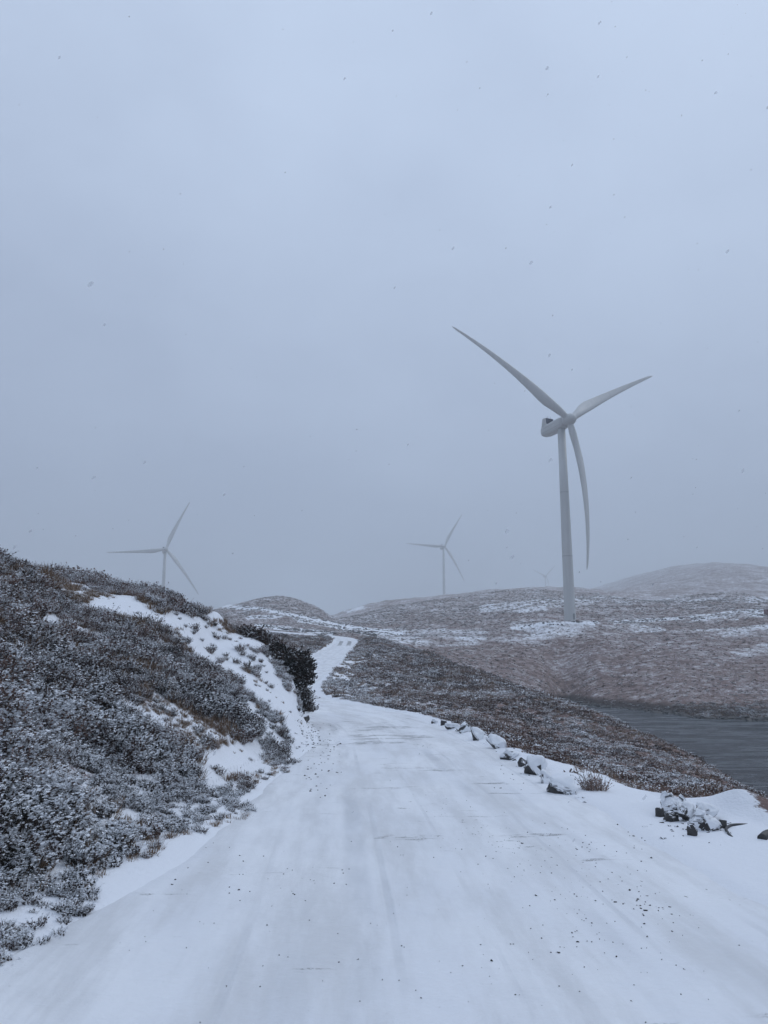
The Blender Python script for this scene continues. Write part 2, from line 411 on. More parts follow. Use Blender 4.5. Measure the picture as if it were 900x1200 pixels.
snowv = t.mix(t.math('MULTIPLY', thin, 0.9), snowv, (0.66, 0.67, 0.69))
snowv = t.mix(t.math('MULTIPLY', gr, 0.42), snowv, (0.45, 0.47, 0.50))
col = t.mix(t.math('MAXIMUM', t.math('MAXIMUM', t.math('MULTIPLY', dirt, 0.85), t.math('MULTIPLY', d3_, 0.7)), t.math('MULTIPLY', spck, 0.8)), snowv, (0.10, 0.095, 0.09))
b1 = t.bump(t.math('MULTIPLY', gr, -1.0), 0.5, 0.012)
b2 = t.bump(t.math('ADD', t.noise(t.vec(uv, (1.0, 2.2, 1)), 2.2, 6, 0.6), t.math('MULTIPLY', dirt, -0.2)), 0.5, 0.06, b1)
b3 = t.bump(grain, 0.25, 0.008, b2)
t.bsdf(col, 0.75, b3, Specular_IOR_Level=0.2)

M_snow = mat('settled_snow'); t = NT(M_snow)
pos = t.n('ShaderNodeNewGeometry').outputs['Position']
t.bsdf(t.mix(t.noise(pos, 5, 4), (0.76, 0.79, 0.83), (0.85, 0.86, 0.88)), 0.75, t.bump(t.noise(pos, 12, 5), 0.4, 0.02), Specular_IOR_Level=0.2)

M_rock = mat('dark_wet_rock'); t = NT(M_rock)
pos = t.n('ShaderNodeNewGeometry').outputs['Position']; nr = t.n('ShaderNodeNewGeometry').outputs['Normal']
nz = t.n('ShaderNodeSeparateXYZ', i_0=nr).outputs[2]
a_ = t.noise(pos, 7, 8, 0.7)
rk = t.mix(a_, (0.018, 0.018, 0.020), (0.075, 0.072, 0.070))
sd = t.ramp(t.math('ADD', nz, t.math('MULTIPLY', t.noise(pos, 14, 5, 0.7), 0.8)), 0.85, 1.0)
t.bsdf(t.mix(sd, rk, SNOWC), 0.65, t.bump(a_, 0.7, 0.06))

M_wet = mat('wet_stone'); t = NT(M_wet)
pos = t.n('ShaderNodeNewGeometry').outputs['Position']
t.bsdf(t.mix(t.noise(pos, 3, 5), (0.015, 0.015, 0.016), (0.05, 0.046, 0.042)), 0.6)
M_stem = mat('heather_stem'); t = NT(M_stem)
pos = t.n('ShaderNodeNewGeometry').outputs['Position']
ri = t.n('ShaderNodeObjectInfo').outputs['Random']
c1 = t.mix(t.ramp(t.math('ADD', t.noise(pos, 0.42, 5, 0.7), t.math('MULTIPLY', t.n('ShaderNodeSeparateXYZ', i_0=pos).outputs[2], 0.02)), 0.43, 0.57), (0.026, 0.025, 0.021), (0.220, 0.145, 0.120))
t.bsdf(t.mix(ri, c1, (0.080, 0.055, 0.048)), 0.8, Specular_IOR_Level=0.15)
M_dark = mat('dark_heather'); t = NT(M_dark)
pos = t.n('ShaderNodeNewGeometry').outputs['Position']
t.bsdf(t.mix(t.ramp(t.noise(pos, 2.2, 4, 0.6), .4, .65), (0.020, 0.020, 0.017), (0.060, 0.042, 0.034)), 0.8, Specular_IOR_Level=0.15)
M_low = mat('brown_moor_heather'); t = NT(M_low)
pos = t.n('ShaderNodeNewGeometry').outputs['Position']
ri = t.n('ShaderNodeObjectInfo').outputs['Random']
c1 = t.mix(t.ramp(t.noise(t.vec(pos, (1, 0.6, 1)), 0.30, 5, 0.7), 0.43, 0.58), (0.070, 0.054, 0.048), (0.245, 0.168, 0.135))
t.bsdf(t.mix(t.math('MULTIPLY', ri, 0.7), c1, (0.125, 0.088, 0.078)), 0.8, Specular_IOR_Level=0.15)
M_grass = mat('dry_grass'); t = NT(M_grass)
pos = t.n('ShaderNodeNewGeometry').outputs['Position']
t.bsdf(t.mix(t.noise(pos, 3, 3), (0.15, 0.10, 0.065), (0.28, 0.20, 0.14)), 0.8, Specular_IOR_Level=0.15)

M_water = mat('loch_water'); t = NT(M_water)
pos = t.n('ShaderNodeNewGeometry').outputs['Position']
w1 = t.noise(t.vec(pos, (0.7, 1.6, 1), (0, 0, 0.35)), 1.0, 5, 0.6)
w2 = t.noise(t.vec(pos, (1, 2.2, 1), (0, 0, 0.2)), 4.0, 4, 0.6)
w3 = t.noise(pos, 0.06, 3)
w4 = t.noise(t.vec(pos, (0.22, 0.55, 1), (0, 0, -0.15)), 1.0, 6, 0.7, 0.5)
gust = t.ramp(t.noise(t.vec(pos, (0.07, 0.22, 1), (0, 0, -0.2)), 1.0, 6, 0.75, 0.8), 0.38, 0.64)
nn = t.bump(t.math('ADD', t.math('MULTIPLY', w1, t.ramp(w3, 0.3, 0.6, 0.6, 1.3)), t.math('ADD', t.math('MULTIPLY', w4, 2.0), t.math('MULTIPLY', w2, 0.25))), 1.0, 0.9)
t.bsdf(t.mix(t.ramp(t.noise(t.vec(pos, (0.55, 1.3, 1), (0, 0, -0.12)), 1.0, 6, 0.8, 0.6), 0.38, 0.68), (0.060, 0.070, 0.080), (0.150, 0.168, 0.186)), t.ramp(gust, 0, 1, 0.08, 0.38), nn, IOR=1.33)  # ripple reflections painted in: paler and darker streaks in the base colour

M_white = mat('pale_turbine_paint'); t = NT(M_white)
pos = t.n('ShaderNodeTexCoord').outputs['Object']
g_ = t.noise(t.vec(pos, (1, 1, 0.06)), 1.2, 5, 0.6)
t.bsdf(t.mix(g_, (0.44, 0.45, 0.45), (0.62, 0.625, 0.61)), 0.42)
M_seam = mat('grey_seam'); t = NT(M_seam); t.bsdf((0.22, 0.23, 0.24), 0.6)
M_cool = mat('dark_blue_cooler'); t = NT(M_cool); t.bsdf((0.018, 0.026, 0.06), 0.5)
M_red = mat('dark_red_steel'); t = NT(M_red)
pos = t.n('ShaderNodeTexCoord').outputs['Object']
t.bsdf(t.mix(t.noise(pos, 2, 4), (0.10, 0.03, 0.028), (0.15, 0.045, 0.04)), 0.6)
M_pipe = mat('black_plastic'); t = NT(M_pipe); t.bsdf((0.03, 0.032, 0.036), 0.5)
M_flake = mat('snowflake'); t = NT(M_flake)
b = t.bsdf((0.62, 0.64, 0.67), 0.9); b.inputs['Alpha'].default_value = 0.24

# ------------------------------------------------------------------ terrain mesh
nr_, na = RR.shape
verts = np.empty((nr_ * na + 1, 3)); verts[:-1, 0] = GX.ravel(); verts[:-1, 1] = GY.ravel(); verts[:-1, 2] = GZ.ravel()
verts[-1] = (0, 0, -2.07)
I = np.arange(nr_ * na).reshape(nr_, na)
J = np.concatenate([I, I[:, :1]], 1)
quads = np.stack([J[:-1, :-1], J[1:, :-1], J[1:, 1:], J[:-1, 1:]], -1).reshape(-1, 4)[:, ::-1]
tris = np.stack([np.full(na, nr_ * na), J[0, :-1], J[0, 1:]], -1)[:, ::-1]
me = bpy.data.meshes.new('ground')
me.vertices.add(len(verts)); me.vertices.foreach_set('co', verts.ravel())
nl = quads.size + tris.size
me.loops.add(nl); me.loops.foreach_set('vertex_index', np.concatenate([quads.ravel(), tris.ravel()]).astype(np.int32))
me.polygons.add(len(quads) + len(tris))
ls = np.concatenate([np.arange(len(quads)) * 4, len(quads) * 4 + np.arange(len(tris)) * 3]).astype(np.int32)
me.polygons.foreach_set('loop_start', ls)
me.update(calc_edges=True); me.validate()
me.polygons.foreach_set('use_smooth', [True] * len(me.polygons))
for nm, arr in (('snow', SNOW), ('dark', DARK), ('range', np.clip(RR / 1000, 0, 1))):
    a = me.attributes.new(nm, 'FLOAT', 'POINT')
    a.data.foreach_set('value', np.append(arr.ravel(), 0.0).astype(np.float32))
me.materials.append(M_ter)
ground = bpy.data.objects.new('ground', me); C.objects.link(ground)
tag(ground, 'snow dusted brown moorland with banks, hills and a valley', kind='structure')

# ------------------------------------------------------------------ road ribbon
sel = RC[:, 1] < 1e9
us = np.linspace(-1, 1, 41)
sarc = np.concatenate([[0], np.cumsum(np.linalg.norm(np.diff(RC[:, :2], axis=0), axis=1))])
i0 = np.argmin(np.abs(RC[:, 1]) + (np.abs(RC[:, 0]) > 3) * 100)
sarc = sarc - sarc[i0]
# finer rows near the camera
rows = np.concatenate([np.arange(sarc[0], -4, 1.0), np.arange(-4, 40, 0.12), np.arange(40, sarc[-1], 0.6)])
cx = np.interp(rows, sarc, RC[:, 0]); cy = np.interp(rows, sarc, RC[:, 1]); cz = np.interp(rows, sarc, RC[:, 2])
nx = np.interp(rows, sarc, RN[:, 0]); ny = np.interp(rows, sarc, RN[:, 1])
HL, HR = half_w(cy)
vx = []; uvs = []
uu = np.where(us[None, :] < 0, us[None, :] * (HL[:, None] + 0.25), us[None, :] * (HR[:, None] + 0.35))
X = cx[:, None] + nx[:, None] * uu; Y = cy[:, None] + ny[:, None] * uu
prof = -0.028 * (np.abs(us[None, :]) ** 2) - 0.12 * sstep(0.9, 1.0, np.abs(us[None, :]))
rut = -0.012 * (np.exp(-((uu + 1.25) / 0.16) ** 2) + np.exp(-((uu - 0.55) / 0.16) ** 2))
Z = cz[:, None] + prof + rut + 0.012 * fbm(X, Y, 0.35, 3, 91) + 0.03 * fbm(X, Y, 2.2, 3, 93)
nrw, ncl = X.shape
idx = np.arange(nrw * ncl).reshape(nrw, ncl)
fq = np.stack([idx[:-1, :-1], idx[:-1, 1:], idx[1:, 1:], idx[1:, :-1]], -1).reshape(-1, 4)
road = mesh_obj('road', np.stack([X.ravel(), Y.ravel(), Z.ravel()], 1), fq, M_road, smooth=True)
uvl = road.data.uv_layers.new(name='UVMap')
vi = np.empty(len(road.data.loops), np.int32); road.data.loops.foreach_get('vertex_index', vi)
UVv = np.stack([uu.ravel(), np.repeat(rows, ncl)], 1)
uvl.data.foreach_set('uv', UVv[vi].astype(np.float32).ravel())
tag(road, 'snow covered gravel track with faint tyre tracks', kind='structure')

# ------------------------------------------------------------------ loch
wp = [(8, 30), (60, -120), (200, -120), (330, 60), (230, 200), (120, 230), (55, 235), (20, 220), (14, 120)]
wv2 = [(x, y, WATER_Z) for x, y in wp]
loch = mesh_obj('water', wv2, [list(range(len(wp)))], M_water)
tag(loch, 'dark rippled water of the small loch', kind='structure')

# ------------------------------------------------------------------ plants: clump meshes, scattered
def clump_mesh(name, seed, stems, rad, hgt, flecks, fl, snowfrac, spread=0.9, snow_from=0.35, stem=None):
    r = random.Random(seed); V = []; Fc = []; MI = []
    for s in range(stems):
        a = r.uniform(0, 2 * math.pi); q = math.sqrt(r.random())
        bx, by = math.cos(a) * q * rad * 0.55, math.sin(a) * q * rad * 0.55
        L = hgt * r.uniform(0.55, 1.1); lean = spread * q * r.uniform(0.5, 1.1)
        dx, dy = math.cos(a + r.uniform(-.5, .5)) * lean, math.sin(a + r.uniform(-.5, .5)) * lean
        pts = []
        for k in range(4):
            u = k / 3
            pts.append(Vector((bx + dx * L * u * (0.5 + 0.5 * u), by + dy * L * u * (0.5 + 0.5 * u), L * u * (1 - 0.18 * lean * u))))
        w = 0.004
        pa = Vector((-math.sin(a), math.cos(a), 0)) * w
        i0_ = len(V)
        for k, p_ in enumerate(pts):
            V.append(p_ - pa * (1 - 0.6 * k / 3)); V.append(p_ + pa * (1 - 0.6 * k / 3))
        for k in range(3):
            Fc.append((i0_ + 2 * k, i0_ + 2 * k + 1, i0_ + 2 * k + 3, i0_ + 2 * k + 2)); MI.append(0)
        for f_ in range(flecks):
            u = r.uniform(0.25, 1.05); k = min(2, int(u * 3)); tt = u * 3 - k
            p_ = pts[k].lerp(pts[k + 1], min(tt, 1.2))
            di = (pts[k + 1] - pts[k]).normalized()
            o_ = Vector((r.gauss(0, 1), r.gauss(0, 1), r.gauss(0.3, .6))).normalized()
            dd = (di * 0.9 + o_ * 0.8).normalized(); sd_ = dd.cross(Vector((r.gauss(0, 1), r.gauss(0, 1), r.gauss(0, 1)))).normalized()
            ln = fl * r.uniform(0.6, 1.4); wd = ln * r.uniform(0.28, 0.45)
            sn_ = u > snow_from and r.random() < snowfrac * (1.5 if u > .75 else .6)
            if sn_:
                sd_ = Vector((r.gauss(0, 1), r.gauss(0, 1), 0)).normalized(); dd = Vector((dd.x, dd.y, dd.z * 0.45)); ln *= 0.95; wd = ln * 0.62
            i1 = len(V)
            V += [p_ - sd_ * wd * .4, p_ + dd * ln * .5 - sd_ * wd, p_ + dd * ln, p_ + dd * ln * .5 + sd_ * wd]
            Fc.append((i1, i1 + 1, i1 + 2, i1 + 3)); MI.append(1 if sn_ else 0)
    m = bpy.data.meshes.new(name); m.from_pydata([tuple(v) for v in V], [], Fc); m.update()
    m.materials.append(stem or M_stem); m.materials.append(M_snow)
    m.polygons.foreach_set('material_index', MI)
    return m
def tuft_mesh(name, seed, blades, rad, hgt, snowy=0.25, matl=None):
    r = random.Random(seed); V = []; Fc = []; MI = []
    for s in range(blades):
        a = r.uniform(0, 2 * math.pi); q = r.random()
        b_ = Vector((math.cos(a) * q * rad, math.sin(a) * q * rad, -0.02)); L = hgt * r.uniform(.5, 1.1)
        a2 = a + r.uniform(-.7, .7); ln = r.uniform(.15, .8)
        tip = b_ + Vector((math.cos(a2) * ln * L, math.sin(a2) * ln * L, L * (1 - .35 * ln)))
        md = b_.lerp(tip, .55) + Vector((0, 0, .12 * L))
        sd_ = Vector((-math.sin(a2), math.cos(a2), 0)) * (0.0035 + 0.01 * hgt)
        i = len(V); V += [b_ - sd_, b_ + sd_, md + sd_ * .8, md - sd_ * .8, tip]
        Fc += [(i, i + 1, i + 2, i + 3), (i + 3, i + 2, i + 4)]
        k = 1 if r.random() < snowy else 0; MI += [0, k]
    m = bpy.data.meshes.new(name); m.from_pydata([tuple(v) for v in V], [], Fc); m.update()
    m.materials.append(matl or M_grass); m.materials.append(M_snow); m.polygons.foreach_set('material_index', MI)
    return m

def scatter(name, meshes, pts, rots, scales, pick, label, cat):
    col = bpy.data.collections.new(name + '_kinds')
    for k, m in enumerate(meshes):
        o = bpy.data.objects.new(f'{name}_kind_{k:02d}', m); col.objects.link(o)
    me = bpy.data.meshes.new(name); me.from_pydata([], [], []); me.vertices.add(len(pts))
    me.vertices.foreach_set('co', np.asarray(pts, np.float32).ravel())
    a = me.attributes.new('rot', 'FLOAT_VECTOR', 'POINT'); a.data.foreach_set('vector', np.asarray(rots, np.float32).ravel())
    a = me.attributes.new('siz', 'FLOAT', 'POINT'); a.data.foreach_set('value', np.asarray(scales, np.float32))
    a = me.attributes.new('pick', 'INT', 'POINT'); a.data.foreach_set('value', np.asarray(pick, np.int32))
    o = bpy.data.objects.new(name, me); C.objects.link(o)
    g = bpy.data.node_groups.new(name, 'GeometryNodeTree')
    g.interface.new_socket('Geometry', in_out='INPUT', socket_type='NodeSocketGeometry')
    g.interface.new_socket('Geometry', in_out='OUTPUT', socket_type='NodeSocketGeometry')
    N, L = g.nodes, g.links
    gi = N.new('NodeGroupInput'); go = N.new('NodeGroupOutput')
    iop = N.new('GeometryNodeInstanceOnPoints'); ci = N.new('GeometryNodeCollectionInfo')
    ci.inputs[0].default_value = col; ci.inputs['Separate Children'].default_value = True; ci.inputs['Reset Children'].default_value = True
    def attr(nm, ty):
        x = N.new('GeometryNodeInputNamedAttribute'); x.data_type = ty; x.inputs[0].default_value = nm
        return [s for s in x.outputs if s.enabled and s.name == 'Attribute'][0]
    e2r = N.new('FunctionNodeEulerToRotation')
    L.new(attr('rot', 'FLOAT_VECTOR'), e2r.inputs[0])
    L.new(gi.outputs[0], iop.inputs['Points']); L.new(ci.outputs[0], iop.inputs['Instance'])
    iop.inputs['Pick Instance'].default_value = True
    L.new(attr('pick', 'INT'), iop.inputs['Instance Index']); L.new(e2r.outputs[0], iop.inputs['Rotation']); L.new(attr('siz', 'FLOAT'), iop.inputs['Scale'])
    L.new(iop.outputs[0], go.inputs[0])
    md = o.modifiers.new('scatter', 'NODES'); md.node_group = g
    tag(o, label, cat, kind='stuff')
    return o

def edge_of(x, y):
    o_, z_, d_ = road_query(x, y); l_, r_ = half_w(y)
    e = np.where(o_ > 0, d_ - r_, d_ - l_); return np.where(d_ > 900, 999, e), o_
def sample(nmax, rmin, rmax, a0, a1, power):
    """random ground points; power = falloff of density with distance"""
    u = rng.random(nmax)
    k = 2 - power
    r = (rmin ** k + u * (rmax ** k - rmin ** k)) ** (1 / k) if abs(k) > 1e-6 else rmin * (rmax / rmin) ** u
    a = np.radians(rng.uniform(a0, a1, nmax))
    x = r * np.sin(a); y = r * np.cos(a); z = grid_z(x, y)
    e, o_ = edge_of(x, y); s = snow_field(x, y, z, r, e)
    return x, y, z, r, e, o_, s

def snow_near(x, y, z, r, e):
    k = 1 - np.where(r > 14, 0.75, 0.35) / np.maximum(r, 1)          # clumps just in front of a patch would hide it
    return snow_field(x / k, y / k, z + 0.1, r, e)
bank_grass = [tuft_mesh('bank_grass', 700 + k, 60, 0.12, 0.24, (0.1, 0.35)[k]) for k in range(2)]
heather = [clump_mesh('heather_clump', 100 + k, 42, 0.20, 0.27, 15, 0.030, 0.30 + 0.20 * (k % 3)) for k in range(4)] + \
          [clump_mesh('heather_clump', 200 + k, 34, 0.18, 0.20, 15, 0.030, 0.72) for k in range(2)]
# left bank
x, y, z, r, e, o_, s = sample(38000, 4.2, 40, -48, 1, 1.0)
s = snow_field(x, y, z, r, e + 3)
pat = fbm(x, y, 1.6, 3, 131)
keep = (o_ < 0) & (e > 0.05 + 0.45 * pat) & (((s < 0.5) & (snow_near(x, y, z, r, e + 3) < 0.5)) | (rng.random(len(x)) < 0.10))
keep &= ~((e < 0.7) & (rng.random(len(x)) < 0.45))
pock = fbm(x, y, 0.9, 3, 133)
keep &= ~((pock > 0.28) & (rng.random(len(x)) < 0.75))
insnow = (s > 0.5) | (snow_near(x, y, z, r, e + 3) > 0.5)
insnow = insnow[keep]
x, y, z, r, e, pat = x[keep], y[keep], z[keep], r[keep], e[keep], pat[keep]
tall = sstep(0.0, 1.3, e) * np.clip(0.66 + 1.35 * pat, 0.1, 1.5)
siz = (0.46 + 0.62 * tall) * rng.uniform(0.6, 1.25, len(x)) * (0.95 + 0.15 * sstep(15, 30, r)) * np.where(insnow, 0.6, 1.0)
rot = np.stack([rng.normal(0, .15, len(x)) , rng.normal(0.12, .15, len(x)), rng.uniform(0, 6.28, len(x))], 1)
pat2 = fbm(x, y, 3.5, 3, 137)
frost = (rng.random(len(x)) < 0.20 - 0.30 * sstep(-0.8, 1.2, z) + 1.3 * pat2 + 0.3 * sstep(0.1, -0.3, pat) + 0.5 * sstep(2.2, 0.5, e))
pick = np.where(frost, 4 + rng.integers(0, 2, len(x)), rng.integers(0, 4, len(x)))
gp_ = rng.random(len(x)) < 0.20 + 0.30 * sstep(-0.8, 1.6, z) + 1.6 * fbm(x, y * 1.3, 2.6, 4, 139)
pick = np.where(gp_, 6 + rng.integers(0, 2, len(x)), pick)
scatter('heather', heather + bank_grass, np.stack([x, y, z - 0.03], 1), rot, siz, pick, 'snow dusted dark heather covering the left bank', 'heather')
print('heather', len(x))

# moor grass and low heather over the hillside right of the road, the knoll and the slopes beyond
lowh = [clump_mesh('low_heather', 300 + k, 16, 0.30, 0.14, 8, 0.055, (0.12, 0.3, 0.85)[k], 1.1, 0.2, M_low) for k in range(3)]
tufts = [tuft_mesh('grass_tuft_mesh', 400 + k, 46, 0.13, 0.20, (0.08, 0.2, 0.6)[k]) for k in range(3)]
x, y, z, r, e, o_, s = sample(95000, 9.5, 170, -32, 33, 1.35)
keep = (e > 0.35) & ((s < 0.4) | (rng.random(len(x)) < 0.04)) & (z > WATER_Z + 0.1) & ~((o_ < 0) & (r < 38)) & ((o_ < 0) | (e > 0.45 + 1.9 * sstep(13.5, 12.0, y)))
x, y, z, r = x[keep], y[keep], z[keep], r[keep]
pat = fbm(x, y, 5, 3, 151)
isg = rng.random(len(x)) < 0.45 + 0.4 * pat
fr_ = rng.random(len(x)) < 0.42 + 0.9 * fbm(x, y * 0.6, 3.0, 4, 157)
pick = np.where(isg, np.where(fr_, 5, 4), np.where(fr_, 2, 0)) + 0 * rng.integers(0, 2, len(x))
pick = np.where(~isg & ~fr_, rng.integers(0, 2, len(x)), pick); pick = np.where(isg & ~fr_, 3 + rng.integers(0, 2, len(x)), pick)
siz = rng.uniform(0.5, 1.15, len(x)) * (0.66 + 1.5 * sstep(18, 110, r))
rot = np.stack([rng.normal(0, .15, len(x)), rng.normal(0, .15, len(x)), rng.uniform(0, 6.28, len(x))], 1)
scatter('moor_grass', lowh + tufts, np.stack([x, y, z - 0.03], 1), rot, siz, pick, 'brown moor grass and low heather on the slopes', 'moor grass')
print('moor', len(x))
# coarse tussocks on the far side of the loch
x, y, z, r, e, o_, s = sample(42000, 130, 520, -14, 32, 1.2)
keep = (z > WATER_Z + 0.3) & ((s < 0.7) | (rng.random(len(x)) < 0.15)) & (e > 1)
x, y, z, r = x[keep], y[keep], z[keep], r[keep]
siz = rng.uniform(1.2, 2.6, len(x)) * (0.8 + 0.6 * sstep(200, 450, r))
rot = np.stack([rng.normal(0, .1, len(x)), rng.normal(0, .1, len(x)), rng.uniform(0, 6.28, len(x))], 1)
scatter('tussocks', lowh + tufts, np.stack([x, y, z - 0.1], 1), rot, siz, rng.integers(0, 6, len(x)), 'faded brown tussocks on the far slopes', 'tussocks')

# ------------------------------------------------------------------ rocks
def rock_bm(seed, sx, sy, sz, sub=2):
    r = random.Random(seed); bm = bmesh.new()
    for k in range(12):
        a = r.uniform(0, 6.28); q = r.uniform(-1, 1); w = math.sqrt(1 - q * q)
        rad = r.uniform(0.8, 1.0)
        bm.verts.new((math.cos(a) * w * sx * rad, math.sin(a) * w * sy * rad, q * sz * rad))
    res = bmesh.ops.convex_hull(bm, input=bm.verts)
    bmesh.ops.delete(bm, geom=list({g for g in res['geom_interior'] + res['geom_unused'] if isinstance(g, bmesh.types.BMVert)}), context='VERTS')
    bmesh.ops.triangulate(bm, faces=bm.faces)
    bmesh.ops.bevel(bm, geom=list(bm.edges), offset=min(sx, sy, sz) * 0.07, segments=1, affect='EDGES')
    bmesh.ops.triangulate(bm, faces=bm.faces)
    bmesh.ops.subdivide_edges(bm, edges=bm.edges, cuts=2, use_grid_fill=True)
    bmesh.ops.recalc_face_normals(bm, faces=bm.faces)
    bm.normal_update()
    m = max(sx, sy, sz)
    for v in bm.verts:
        v.co += v.normal * mnoise.fractal(v.co / m * 2.5 + Vector((seed, 0, 0)), 1.0, 2.0, 4) * m * 0.09
    bm.normal_update()
    return bm
def boulder(name, px, py, Y, sx, sy, sz, rz, seed, cap, label, group, tilt=(0, 0), sink=0.25, thick=0.05, z=None, cat='boulder', lim=-0.45, face=None, dark=0.45):
    if z is None: x_, y_, zg = hit(px, py)
    else: (x_, y_, _), zg = P(px, py, Y), z
    root = rock = bm_obj(name, rock_bm(seed, sx, sy, sz), M_rock)
    root.location = (x_, y_, zg + sz * (1 - 2 * sink)); root.rotation_euler = (tilt[0], tilt[1], rz)
    tag(root, label, cat, group)
    if cap:
        R3 = root.rotation_euler.to_matrix()
        bm = rock_bm(seed, sx * 1.0, sy * 1.0, sz * 1.0)
        kill = []
        for f in bm.faces:
            if (R3 @ f.normal).z < lim or (R3 @ f.normal).dot(Vector((-.90, -.20, -.38))) > dark or mnoise.noise(f.calc_center_median() * (1.6 / max(sx, sy, sz)) + Vector((seed * 3.1, 0, 0))) > 0.34: kill.append(f)
        bmesh.ops.delete(bm, geom=kill, context='FACES')
        if len(bm.faces) > 4:
            for _ in range(0): bmesh.ops.smooth_vert(bm, verts=[v for v in bm.verts if not v.is_boundary], factor=0.5, use_axis_x=True, use_axis_y=True, use_axis_z=True)
            bnd = {v for e_ in bm.edges if e_.is_boundary for v in e_.verts}
            near_b = {e_.other_vert(v) for v in bnd for e_ in v.link_edges} | bnd
            up = R3.inverted() @ Vector((0, 0, 1))
            for v in bm.verts:
                if v in bnd: k = 0.30
                elif v in near_b: k = 0.75
                else: k = 1.0
                v.co += (up * 0.55 + v.normal * 0.75) * thick * k + up * 0.004
            bm_obj('snow_cap', bm, M_snow, root, True)
        else: bm.free()
    return root
G1 = 'boulders lining the right edge of the track'
bd = [
 # px, py, Y, sx, sy, sz, rz, seed, cap, tilt, label
 (509, 848, 23.6, .14, .12, .13, .2, 1, True, (0, 0), 'small round stone with a snow top, farthest of the row lining the track'),
 (519, 850, 22.9, .17, .13, .14, .5, 2, False, (0, 0), 'small bare dark stone next to the far end of the row lining the track'),
 (530, 853, 22.0, .24, .14, .14, -.4, 3, True, (0, 0), 'low flat stone under snow, third from the far end of the row'),
 (544, 858, 21.0, .26, .18, .20, .3, 4, True, (0.1, 0), 'white topped stone left of the dark jagged boulder in the row'),
 (560, 866, 19.6, .24, .18, .20, -.5, 5, True, (0, .3), 'jagged boulder with the broadest dark face, in the middle of the row'),
 (581, 876, 18.2, .28, .20, .22, -.3, 6, True, (0, .35), 'boulder with a steep black left face, right of the dark jagged one'),
 (597, 889, 16.8, .26, .18, .13, -.6, 7, True, (0, 0), 'low slab with snow on top and a dark lower edge, beside the track'),
 (613, 897, 15.8, .12, .10, .14, .4, 8, False, (0, 0), 'small dark wedge of stone just left of the tall snowy boulder'),
 (629, 906, 15.0, .24, .20, .26, -.2, 9, True, (.15, .2), 'tall rounded boulder thick with snow and dark at its lower left'),
 (641, 918, 14.2, .22, .16, .14, .3, 10, True, (0, 0), 'low stone nearly buried in snow between the two largest boulders'),
 (660, 930, 13.2, .28, .20, .20, -.5, 11, True, (.15, .1), 'large snow covered boulder nearest the camera in the row, dark rimmed'),
]
for (a, b_, Y_, sx, sy, sz, rz, sd, cap, tl, lb) in bd:
    boulder('boulder', a, b_, Y_, sx, sy, sz, rz, sd + 30, cap, lb, G1, tl, sink=0.36, thick=0.04, dark=(0.30 if sd in (5, 6, 2) else 0.46))
G2 = 'boulders of the heap at the right roadside'
bd2 = [
 (790, 953, .25, .17, .15, .1, 51, True, 'flat topped block with a thick white snow pad on the heap', .0),
 (774, 957, .10, .08, .09, .4, 52, False, 'small dark stone at the lower left of the snowy heap', .1),
 (787, 962, .13, .10, .10, -.4, 53, False, 'small dark stone under the flat topped block', .1),
 (804, 962, .17, .14, .14, .7, 54, True, 'snowed stone right of and below the flat topped block', .1),
 (818, 972, .16, .12, .15, .9, 55, True, 'broken dark stone with gaps in the middle of the heap', .15),
 (833, 973, .13, .11, .13, .2, 56, True, 'small snow capped stone between the heap and the bent pipe', .2),
 (828, 961, .16, .13, .14, -.5, 57, True, 'rounded snow topped stone at the back of the heap', .05),
 (843, 970, .13, .08, .11, -.2, 58, False, 'low dark stone left of the bent pipe', .2),
 (811, 979, .09, .08, .09, .5, 59, False, 'smallest dark stone at the front foot of the heap', .2),
]
for (a, b_, sx, sy, sz, rz, sd, cap, lb, tl) in bd2:
    o = boulder('boulder', a, b_, 0, sx, sy, sz, rz, sd, cap, lb, G2, (0, tl), sink=0.27, thick=0.03 if sd != 51 else 0.06, dark=.36)
# rock outcrop under the dark bush at the end of the bank
for (a, b_, Y_, sx, sy, sz, rz, sd, lb) in ((334, 834, 22.2, .42, .4, .30, .4, 61, 'dark cracked rock with snow sticking out of the bank end'),
                                         (348, 822, 23.6, .40, .4, .42, 1.1, 62, 'steep dark rock face at the tip of the bank below the bush'),
                                         (356, 841, 22.2, .22, .3, .2, .1, 63, 'dark ragged rock at the foot of the bank beside the track')):
    x_, y_, z_ = P(a, b_, Y_)
    boulder('rock_outcrop', a, b_, Y_, sx, sy, sz, rz, sd, False, lb, 'rocks at the tip of the left bank', (.2, .1), z=z_ - 0.1, sink=.45, cat='rock')

